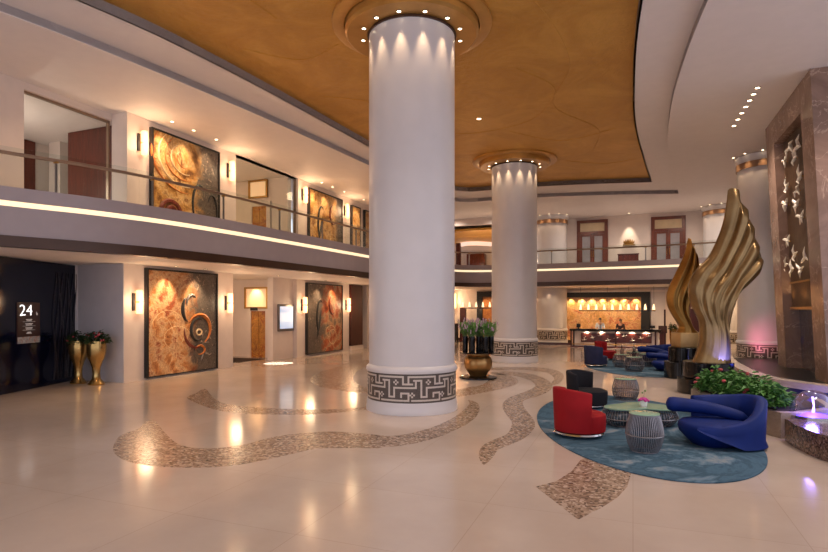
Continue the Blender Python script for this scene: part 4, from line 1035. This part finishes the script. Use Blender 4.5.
HB = big_base.z
o = obj('wing', wing('w', '', None, 15.3, 708, Lb, Rb, Tb, 361.5, HB, None, 5, (0.62, 0.3), 0.095, 0.16), M['bronze'], t, 60); o.location = (0, 0, HB)
obj('pedestal', MB().lathe([(0.62, HB - 0.44), (0.64, HB - 0.42), (0.64, HB - 0.02), (0.62, HB)], seg=48).lathe([(0.64, 0.002), (0.66, 0.02), (0.66, HB - 0.46), (0.64, HB - 0.44)], (-0.15, -0.05, 0), 48), M['black'], t)
sm_base = at_z(688, 332.5, 18.7)
Ls_ = [(676, 332.5), (679.5, 327), (677, 321), (673.5, 315), (669.5, 305), (669, 292), (675, 275), (681, 260), (684, 250), (686, 238)]
Rs_ = [(699, 332.5), (694, 329), (691.5, 322), (690.5, 311), (694, 297), (697, 282), (696.5, 268), (694, 256)]
Ts_ = [(686, 238), (688, 240), (690, 246), (692, 250), (694, 256)]
t = thing('wing_sculpture', 'smaller bright gilt wing sculpture on a gold block behind the tall wing', 'sculpture', (sm_base.x, sm_base.y, 0), YAW)
HS = sm_base.z
o = obj('wing', wing('w', '', None, 18.7, 688, Ls_, Rs_, Ts_, 332.5, HS, None, 3, (0.55, 0.3), 0.13, 0.14, 48, 56), M['gilt'], t, 60); o.location = (0, 0, HS)
obj('gold_block', MB().rbox(-0.42, 0.42, -0.35, 0.35, 1.03, HS, 0.02), M['goldblock'], t)
obj('pedestal', MB().lathe([(0.5, 0.56), (0.52, 0.58), (0.52, 1.01), (0.5, 1.03)], (-0.1, 0, 0), 40).lathe([(0.5, 0.002), (0.53, 0.02), (0.53, 0.54), (0.5, 0.56)], (-0.28, -0.1, 0), 40), M['black'], t)

# ------------------------------------------------------------------ marble portal
SHR = -0.048
PX0 = 4.68
Yp0, Yp1 = 17.1, 22.3; Yr0, Yr1 = 18.15, 21.27
t = thing('marble_portal', 'tall brown marble portal with deep recess leaning over the planter', 'portal', (0, 0, 0))
obj('pillar', MB().box(PX0, 8.4, Yp0, Yr0, 0.401, HC - 0.005, SHR), M['marble'], t, 0)
obj('pillar', MB().box(PX0, 8.4, Yr1, Yp1, 0.401, HC - 0.005, SHR), M['marble'], t, 0)
obj('lintel', MB().box(PX0, 8.4, Yr0 + 0.001, Yr1 - 0.001, 7.74, HC - 0.005, SHR), M['marble'], t, 0)
obj('back_panel', MB().box(PX0 + 0.44, PX0 + 0.6, Yr0 + 0.001, Yr1 - 0.001, 0.401, 7.739, SHR), M['marblegrey'], t, 0)
# slatted bronze screen hung in the recess
t = thing('slat_screen', 'dark bronze slatted screen hung in the marble recess', 'screen', (0, 0, 0))
mb = MB(); n = 26; za, zb_ = 2.38, 7.7
for k in range(n):
    y = Yr0 + 0.12 + (Yr1 - Yr0 - 0.24) * k / (n - 1); mb.box(PX0 + 0.24, PX0 + 0.32, y - 0.035, y + 0.035, za, zb_, SHR)
obj('slats', mb, M['slat'], t, 0)
obj('backing', MB().box(PX0 + 0.33, PX0 + 0.38, Yr0 + 0.06, Yr1 - 0.06, za, zb_, SHR), mat('dark_brown_backing', '#20160f', 0.5), t, 0)
obj('brass_sill', MB().box(PX0 + 0.18, PX0 + 0.4, Yr0 + 0.06, Yr1 - 0.06, za - 0.08, za, SHR), M['brass'], t, 0)
obj('brass_rail', MB().box(PX0 + 0.2, PX0 + 0.235, Yr0 + 0.06, Yr1 - 0.06, za + 0.75, za + 0.8, SHR), M['brass'], t, 0)
for y in (18.5, 19.7, 20.9): spot((PX0 + 0.1 - 0.06 * 2.5, y, za - 0.02 + 0.15), (PX0 + 0.26 - .048 * 4, y, za + 1.6), 14, 110, 0.9, (1, 0.66, 0.3), 0.04)
birds = [(58, 78), (80, 72), (70, 105), (43, 115), (85, 155), (48, 185), (78, 195), (45, 235), (75, 235), (88, 270), (50, 335), (70, 372), (97, 378), (45, 400), (85, 415), (62, 412), (40, 460)]
birds = sorted([(bx / 2.76 + 770, by / 2.76 + 120) for bx, by in birds], key=lambda b: b[1])
BIRD = None; r = random.Random(5)
for k, (bx, by) in enumerate(birds):
    X = PX0 + 0.3
    for _ in range(3): q = on_x(bx, by, X); X = PX0 + 0.16 + SHR * q.z
    lab = ORD[k] + ' pale bird from the top on the bronze slat screen'
    if BIRD is None:
        b = thing('bird_ornament', lab, 'bird ornament', q, 0, 'pale birds on the slat screen')
        obj('body', MB().tube([(0, -0.2, -0.03), (-0.01, -0.1, 0), (-0.02, 0.03, 0.02), (0, 0.16, 0.05), (0.0, 0.21, 0.05)], [0.006, 0.03, 0.04, 0.022, 0.004], 8), M['birdw'], b)
        obj('wing', MB().tube([(-0.01, 0.02, 0.02), (-0.06, -0.04, 0.14), (-0.04, -0.16, 0.27)], [0.045, 0.035, 0.004], 6), M['birdw'], b)
        obj('wing', MB().tube([(-0.01, 0.02, 0.0), (-0.07, 0.08, -0.1), (-0.05, 0.02, -0.24)], [0.045, 0.035, 0.004], 6), M['birdw'], b)
        obj('pin', MB().box(-0.01, 0.06, -0.008, 0.008, -0.008, 0.008), M['brass'], b)
        BIRD = b
    else: b = dup(BIRD, q, 0, lab)
    b.rotation_euler = (r.uniform(-0.9, 0.9), 0, r.choice((0, 0, PI)) * 0 + r.uniform(-0.15, 0.15))
    s = r.uniform(1.0, 1.3) * (0.8 if k == 13 else 1); b.scale = (s, s * r.choice((1, -1)), s)

# curved pool at the foot of the portal
rim = smoothline([(3.3, 24.95), (2.98, 22.0), (2.86, 19.5), (2.9, 17.6), (3.1, 16.2), (3.5, 15.45), (4.05, 14.75), (5.2, 13.9), (8.35, 13.2)], 5)
t = thing('pool_surround', 'curved low navy pool wall with pale marble ledge at the foot of the portal', 'pool', (0, 0, 0))
obj('wall_block', MB().wallrun([(x, y) for x, y in rim], 0.002, 0.45, 0.16), M['navywall'], t)
obj('ledge', MB().wallrun(offset(rim, -0.05), 0.45, 0.60, 0.34), M['marblelt'], t)
obj('dark_water', MB().slab([offset(rim, 0.17) + [(8.35, 24.95)]], 0.25, 0.4), mat('dark_pool_water', '#040506', 0.3), t, 0)

# ------------------------------------------------------------------ planter, granite bench, dome
poly = [(1.25, 14.3), (1.45, 13.7), (2.02, 12.3), (2.45, 11.55), (2.75, 11.62), (3.5, 12.4), (3.6, 13.6), (3.1, 14.7), (2.4, 15.6), (1.7, 15.5)]
t = thing('stone_planter', 'rough beige stone planter behind the blue sofa', 'planter', (0, 0, 0))
obj('stone_box', MB().prism(poly, 0.002, 0.46), M['stoneblk'], t, 0)
obj('soil', MB().slab([[(2.3 + (x - 2.3) * 0.88, 13.5 + (y - 13.5) * 0.9) for x, y in poly]], 0.46, 0.49), M['soil'], t, 0)
for k, (x, y, s, l) in enumerate(((2.35, 12.25, 0.4, 'low leafy bush at the granite bench end of the stone planter'), (2.1, 13.0, 0.5, 'leafy bush with red flowers in the middle of the stone planter'), (1.8, 13.95, 0.5, 'leafy bush nearest the black drums in the stone planter'))):
    b = thing('flowering_bush', l, 'bush', (x, y, 0.52))
    obj('foliage', bush(31 + k, s, s, s * 0.82, 700, 0.16), M['leaf'], b, 0)
    obj('blossoms', blossoms(61 + k, s, s, s * 0.95, (4, 9, 6)[k], 0.045), M['redfl'], b)
    obj('branches', MB().tube([(0, 0, 0), (0.03, 0.02, s * 0.3), (0.0, 0.0, s * 0.6)], [0.03, 0.02, 0.01], 6), M['soil'], b)
gp = smoothline([(2.47, 11.38), (2.52, 10.75), (2.7, 10.1), (3.15, 9.4), (3.7, 8.8), (4.5, 8.4)], 5) + [(5.6, 8.6), (5.6, 11.4)]
tag(obj('granite_bench', MB().prism(gp, 0.002, 0.39), M['granite'], None, 0), 'polished brown granite low bench beside the stone planter', 'bench')
p = on_h(808.5, 418, 0.39); p = Vector((p.x + 0.10, p.y + 0.12, 0.391))
t = thing('glass_dome', 'clear glass dome glowing violet on the granite bench', 'dome lamp', p)
obj('cover', MB().lathe([(0.36 * math.cos(a), 0.04 + 0.44 * math.sin(a)) for a in [k * PI / 2 / 14 for k in range(14)]] + [(0.004, 0.48)], seg=40, cap=(False, True)), M['dome'], t)
obj('base_ring', MB().lathe([(0.38, 0), (0.38, 0.04), (0.34, 0.04), (0.34, 0)], seg=40, cap=(False, False)), M['chrome'], t)
obj('glow_disc', MB().lathe([(0.3, 0.0), (0.3, 0.03), (0.18, 0.06), (0.06, 0.08)], seg=32), M['plasma'], t)
obj('core_rod', MB().tube([(0, 0, 0.07), (0.01, 0, 0.2), (-0.01, 0.0, 0.36)], [0.03, 0.012, 0.02], 8), glow('pale_violet_core', '#c9b0ff', 0.7), t)
point((p.x - 0.05, p.y - 0.1, p.z + 0.25), 12, (0.35, 0.25, 1.0), 0.1)

# ------------------------------------------------------------------ seating
def rug(cx, cy, a, b, rot, label):
    pts = [(cx + a * math.cos(t) * math.cos(rot) - b * math.sin(t) * math.sin(rot), cy + a * math.cos(t) * math.sin(rot) + b * math.sin(t) * math.cos(rot)) for t in [2 * PI * k / 96 for k in range(96)]]
    mb = MB().slab([[(x - cx, y - cy) for x, y in pts]], 0.004, 0.018)
    o = obj('oval_rug', mb, M['rug'], None, 0); o.location = (cx, cy, 0); return tag(o, label, 'rug')
rug(0.0, 11.84, 1.86, 3.76, math.radians(12.2), 'large oval blue rug under the nearest seating group')
rug(0.15, 23.6, 1.9, 3.3, math.radians(12.2), 'oval blue rug under the far seating group near reception')
RZ = 0.0185
def tub_chair(loc, rz, label, m, h=0.86):
    t = thing('tub_chair', label, 'armchair', (loc[0], loc[1], RZ), rz)
    R0 = 0.43
    obj('base_ring', MB().lathe([(0.3, 0.0), (0.31, 0.04), (0.43, 0.045), (0.445, 0.06), (0.43, 0.085), (0.36, 0.09)], seg=48), M['chrome'], t)
    obj('seat', MB().lathe([(0.36, 0.09), (0.40, 0.10), (0.405, 0.2), (0.41, 0.34), (0.40, 0.39), (0.35, 0.415), (0.2, 0.425), (0.0, 0.428)], (0.08, 0, 0), 40, cap=(True, False)), m, t)
    mb = MB(); rings = []; n = 36
    for k in range(n + 1):
        f = k / n; a = PI - math.radians(86) + math.radians(172) * f
        e = abs(2 * f - 1); top = h - 0.02 - 0.10 * max(0, e - 0.25) ** 1.5; th = 0.1 * (1 - 0.15 * e)
        c, s = math.cos(a), math.sin(a); q = []
        for r_, z in ((R0 - 0.03, 0.092), (R0, 0.11), (R0 + 0.015, h * 0.5), (R0 + 0.03, top - 0.03), (R0 + 0.015, top - 0.008), (R0 - th / 2 + 0.02, top), (R0 - th + 0.03, top - 0.008), (R0 - th + 0.015, top - 0.035), (R0 - th, h * 0.5), (R0 - th, 0.092)):
            q.append((r_ * c, r_ * s, z))
        rings.append(q)
    mb.loft(rings); obj('backrest', mb, m, t, 50)
    return t
p = on_h(577, 437); tub_chair((p.x + 0.02, p.y + 0.1), YAW + math.radians(17), 'red velvet tub chair on the edge of the nearest blue rug', M['red'], 0.9)
p = on_h(586, 407.5); tub_chair((p.x, p.y + 0.05), YAW - math.radians(42), 'charcoal tub chair behind the red chair at the nearest rug', M['char'], 0.86)
p = on_h(595.5, 366.5); tub_chair((p.x, p.y), YAW + math.radians(25), 'slate blue tub chair on the far rug near reception', M['slate'], 0.86)
p = on_h(605, 360); tub_chair((p.x, p.y), YAW - math.radians(35), 'red tub chair on the far rug in front of the reception', M['red'], 0.86)

def sofa(loc, rz, label, scale=1.0):
    t = thing('curved_sofa', label, 'sofa', (loc[0], loc[1], RZ), rz)
    prof = [(0.55, 0.0), (0.62, 0.02), (0.8, 0.12), (0.96, 0.22), (1.0, 0.3), (0.98, 0.37), (0.9, 0.405), (0.6, 0.425), (0.0, 0.43)]
    def seat_pt(a, k):
        ca, sa = math.cos(a), math.sin(a)
        return (-0.08 + 0.74 * k * math.copysign(abs(ca) ** 0.9, ca) + 0.1 * k, 0.0 + 0.6 * k * math.copysign(abs(sa) ** 0.9, sa))
    rings = [[seat_pt(2 * PI * i / 48, k) + (z,) for i in range(48)] for k, z in prof]
    obj('seat', MB().loft(rings, cap=(True, False)), M['blue'], t, 60)
    path = smoothline([(-0.6, -0.42, 0.36), (-0.35, -0.55, 0.39), (0.0, -0.61, 0.44), (0.35, -0.6, 0.53), (0.66, -0.46, 0.70), (0.85, -0.2, 0.83), (0.9, 0.08, 0.85), (0.8, 0.42, 0.83), (0.5, 0.62, 0.80), (0.1, 0.66, 0.79), (-0.2, 0.6, 0.78)], 6)
    rings = []
    for i, q in enumerate(path):
        a = Vector(path[max(0, i - 1)]).xy; b = Vector(path[min(len(path) - 1, i + 1)]).xy; d = (b - a).normalized(); n = Vector((-d.y, d.x))
        e = min(1, i / 8 + 0.15, (len(path) - 1 - i) / 5 + 0.3); th = 0.17 * e
        x, y, h = q; lean = 0.06 * (h - 0.4)
        g = min(1, i / 15); zb = 0.34 * (1 - g) + 0.03 * g
        row = []
        for off, z in ((-0.05, zb), (0.0 - lean * .3, zb + 0.1 * g), (-lean, max(zb + 0.005, h * 0.6)), (-lean * 1.6, h - 0.05), (-lean * 1.3 + th * .25, h - 0.01), (th * .6, h), (th * .95, h - 0.03), (th * 1.05, max(zb + 0.01, h * 0.7)), (th, max(zb + 0.005, 0.3)), (th, zb)):
            row.append((x + n.x * off, y + n.y * off, z))
        rings.append(row)
    obj('backrest', MB().loft(rings), M['blue'], t, 60)
    pts = smoothline([(0.62, -0.02, 0.44), (0.3, 0.1, 0.53), (-0.1, 0.26, 0.6), (-0.5, 0.4, 0.63), (-0.8, 0.48, 0.64)], 6)
    n = len(pts); rings = []
    for i, q in enumerate(pts):
        f = i / (n - 1); rw = 0.10 + 0.06 * f; rh = 0.09 + 0.05 * f
        if f > 0.85: k = math.sqrt(max(0.02, 1 - ((f - 0.85) / 0.15) ** 2)); rw *= k; rh *= k
        if f < 0.1: rw *= 0.4 + 6 * f; rh *= 0.4 + 6 * f
        a = Vector(pts[max(0, i - 1)]); b = Vector(pts[min(n - 1, i + 1)]); d = (b - a).normalized(); s = d.cross(Vector((0, 0, 1))).normalized(); up = s.cross(d)
        rings.append([tuple(Vector(q) + s * rw * math.cos(2 * PI * k / 20) + up * rh * math.sin(2 * PI * k / 20)) for k in range(20)])
    obj('bolster', MB().loft(rings), M['blue'], t, 60)
    obj('foot', MB().lathe([(0.3, 0.0), (0.3, 0.02), (0.28, 0.03)], (0, 0, 0), 24), M['blackm'], t)
    t.scale = (scale * 0.84, scale * 0.84, scale * 0.97)
    return t
sf = sofa(tuple(at_z(716.5, 309.5, 9.35).xy), YAW, 'royal blue sculptural curved sofa on the nearest rug')
dup(sf, (0.95, 25.1, RZ), YAW + 0.2, 'blue curved sofa farther back on the far rug')
dup(sf, (1.25, 22.75, RZ), YAW + 0.1, 'blue curved sofa half hidden by the black drums on the far rug', None, 0.85)

def cage(r0, rm, r1, h, n, sx=1.0, sy=1.0, wire=0.0065):
    mb = MB()
    prof = [(r0, 0.0), (r0 + (rm - r0) * 0.6, h * 0.18), (rm, h * 0.45), (rm - (rm - r1) * 0.35, h * 0.75), (r1, h)]
    pr = smoothline(prof, 4)
    for k in range(n):
        a = 2 * PI * k / n; mb.tube([(sx * q[0] * math.cos(a), sy * q[0] * math.sin(a), q[1]) for q in pr], wire, 5)
    for r_, z in ((r0, 0.008), (rm, h * 0.45), (r1, h - 0.008)):
        mb.tube([(sx * r_ * math.cos(2 * PI * k / 48), sy * r_ * math.sin(2 * PI * k / 48), z) for k in range(48)], 0.011, 6, cyclic=True)
    return mb
def cage_table(loc, label, r0, rm, r1, h, n, group=None, top=0.02):
    t = thing('cage_table', label, 'side table', (loc[0], loc[1], RZ), 0, group)
    obj('ribbed_drum', cage(r0, rm, r1, h, n), M['cage'], t)
    obj('inner_glass', MB().lathe([(r0 - .02, 0.01), (rm - .025, h * 0.45), (r1 - .02, h - 0.012)], seg=32, cap=(False, False)), M['cageglass'], t)
    obj('glass_top', MB().lathe([(r1 - 0.01, h), (r1 + 0.015, h + 0.004), (r1 + 0.015, h + 0.014), (r1 - 0.01, h + top)], seg=40), M['greenglass'], t)
    return t
p = on_h(644.5, 452); cage_table((p.x, p.y), 'tall ribbed drum side table nearest the camera on the near rug', 0.2, 0.285, 0.22, 0.6, 56)
p = on_h(625.5, 400); cage_table((p.x, p.y), 'ribbed drum side table behind the green topped coffee table', 0.24, 0.32, 0.25, 0.52, 36)
# clover coffee table
c0 = on_h(641, 426)
t = thing('coffee_table', 'low ribbed coffee table with pale green clover glass top', 'coffee table', (c0.x, c0.y, RZ), YAW)
lobes = ((-0.27, 0.05, 0.42), (0.27, 0.08, 0.40))
for k, (lx, ly, lr) in enumerate(lobes):
    o = obj('ribbed_drum', cage(lr * 0.7, lr * 1.05, lr * 0.85, 0.34, 48), M['cage'], t); o.location = (lx * 1.15, ly, 0)
    o = obj('inner_glass', MB().lathe([(lr * .66, 0.01), (lr * 1.0, 0.15), (lr * .8, 0.33)], seg=32, cap=(False, False)), M['cageglass'], t); o.location = (lx * 1.15, ly, 0)
outl = []
for k in range(96):
    a = 2 * PI * k / 96
    r_ = 0.50 + 0.11 * math.cos(3 * a + PI / 2 + 0.3) + 0.12 * math.cos(2 * a)
    outl.append((r_ * math.cos(a) * 1.1, r_ * math.sin(a) + 0.03))
obj('glass_top', MB().slab([outl], 0.351, 0.371), M['greenglass'], t, 30)
# small flower pot on it
pz = at_z(643.5, 404, c0.y / (CA + SA * (643.5 - CX) / FL))
v = thing('flower_pot', 'small white pot of magenta flowers on the green glass table', 'flower pot', (pz.x, pz.y, RZ + 0.372))
obj('pot', MB().lathe([(0.06, 0), (0.065, 0.01), (0.075, 0.12), (0.065, 0.12), (0.0, 0.1)], seg=20, cap=(True, False)), M['whitepot'], v)
o = obj('flowers', blossoms(77, 0.085, 0.085, 0.06, 26, 0.028), M['magenta'], v); o.location = (0, 0, 0.1)
obj('sprig', MB().tube([(0, 0, 0.1), (0.01, 0, 0.22), (0.03, 0, 0.3)], [0.005, 0.004, 0.003], 5).ball((0.03, 0, 0.31), 0.02, None, None, 8, 6).ball((-0.02, 0, 0.27), 0.018, None, None, 8, 6), M['stem'], v)
# far group tables with bottles
for k, (x, y, h, l) in enumerate(((622, 367.5, 0.5, 'far ribbed drum table beside the slate chair'), (634, 371.5, 0.52, 'far ribbed drum table nearest the camera on the far rug'), (647, 367, 0.5, 'far ribbed drum table beside the far blue sofa'), (634, 362, 0.42, 'far ribbed drum table closest to reception'))):
    p = on_h(x, y); cage_table((p.x, p.y), l, 0.26, 0.36, 0.27, h, 30)
    if k in (0, 3, 1):
        b = thing('glass_bottle', 'clear glass bottle on the ' + l, 'bottle', (p.x, p.y, RZ + h + 0.021))
        obj('bottle_body', MB().lathe([(0.07, 0), (0.08, 0.02), (0.08, 0.16), (0.03, 0.22), (0.025, 0.3)], seg=16), M['cageglass'], b)
        obj('stopper', MB().ball((0, 0, 0.325), 0.035, None, None, 10, 8), M['chrome'], b)

# ------------------------------------------------------------------ added fill lights, accent floods, world and camera
for x, y, pw in ((-7.6, 6.5, 420), (-2.4, 7.5, 420), (-8.0, 13.5, 420), (-1.8, 13.5, 420), (-7.5, 19.0, 420), (-2.0, 19.5, 420), (-7.6, 25.5, 420), (-1.8, 26.5, 420)):  # general fill added under the gold ceiling, no fittings there
    spot((x, y, HC + 0.38), (x, y, 0), pw, 110, 1.0, SOFT, 0.15)
for x, y in ((4.2, 9.5), (5.2, 15.0), (3.2, 21.0), (3.2, 29.5)):  # added strong spots, floor bounce lifts the white soffit
    spot((x, y, HC - 0.05), (x, y, 0), 800, 120, 1.0, SOFT, 0.15)
for y in (10.5, 14.5, 18.5, 23.0, 28.0):  # added fill below and above the gallery floor, without fittings
    spot((-13.0, y, H1 - 0.03), (-13.4, y, 0), 110, 120, 1.0, WARM, 0.1)
    spot((-13.4, y, HC - 0.05), (-13.8, y, GZ), 120, 130, 1.0, WARM, 0.1)
for x in (-11.5, -8.5, -2.8, 0.2, 3.0, 6.0):  # added fill for reception, back wall and far gallery, without fittings
    spot((x, 35.6, H1 - 0.03), (x, 37.3, 0.6), 300, 120, 1.0, WARM, 0.1)
    spot((x, 35.6, HC - 0.05), (x, 37.2, GZ), 190, 130, 1.0, SOFT, 0.1)
point((-18.0, 18.0, 2.9), 80, WARM, 0.1); point((-18.4, 18.0, 7.4), 80, WARM, 0.1); point((-18.4, 11.0, 6.6), 80, SOFT, 0.1)  # unseen lights added to brighten lift lobby and gallery rooms
# pink and blue accent floods at the foot of the sculptures
spot((3.9, 24.4, 0.7), (4.85, 25.4, 1.2), 45, 70, 0.9, (1.0, 0.2, 0.35), 0.05)
q = Vector((big_base.x + 0.75, big_base.y - 0.55, 0.75)); spot(q, (big_base.x + 0.25, big_base.y, 1.2), 420, 60, 0.9, (0.1, 0.13, 1.0), 0.05)
spot((3.55, 14.3, 0.12), (3.85, 15.2, 0.3), 25, 100, 0.9, (0.2, 0.22, 1.0), 0.05)

W = bpy.data.worlds.new('world'); SC.world = W; W.use_nodes = True
bg = W.node_tree.nodes['Background']; bg.inputs['Color'].default_value = (0.85, 0.85, 1.0, 1); bg.inputs['Strength'].default_value = 0.95

cam = bpy.data.cameras.new('camera'); co = bpy.data.objects.new('camera', cam); COL.objects.link(co)
cam.sensor_width = 36; cam.lens = 24; cam.shift_y = 33.5 / 828; cam.clip_end = 200
co.location = (0, 0, EYE); co.rotation_euler = (PI / 2, 0, YAW)
SC.camera = co
SC.view_settings.view_transform = 'Standard'; SC.view_settings.look = 'None'; SC.view_settings.gamma = 1; SC.view_settings.exposure = 0.55
SC.view_settings.use_curve_mapping = False
SC.cycles.max_bounces = 8; SC.cycles.diffuse_bounces = 4; SC.cycles.glossy_bounces = 4; SC.cycles.transparent_max_bounces = 16
SC.cycles.use_denoising = True; SC.cycles.sample_clamp_indirect = 6
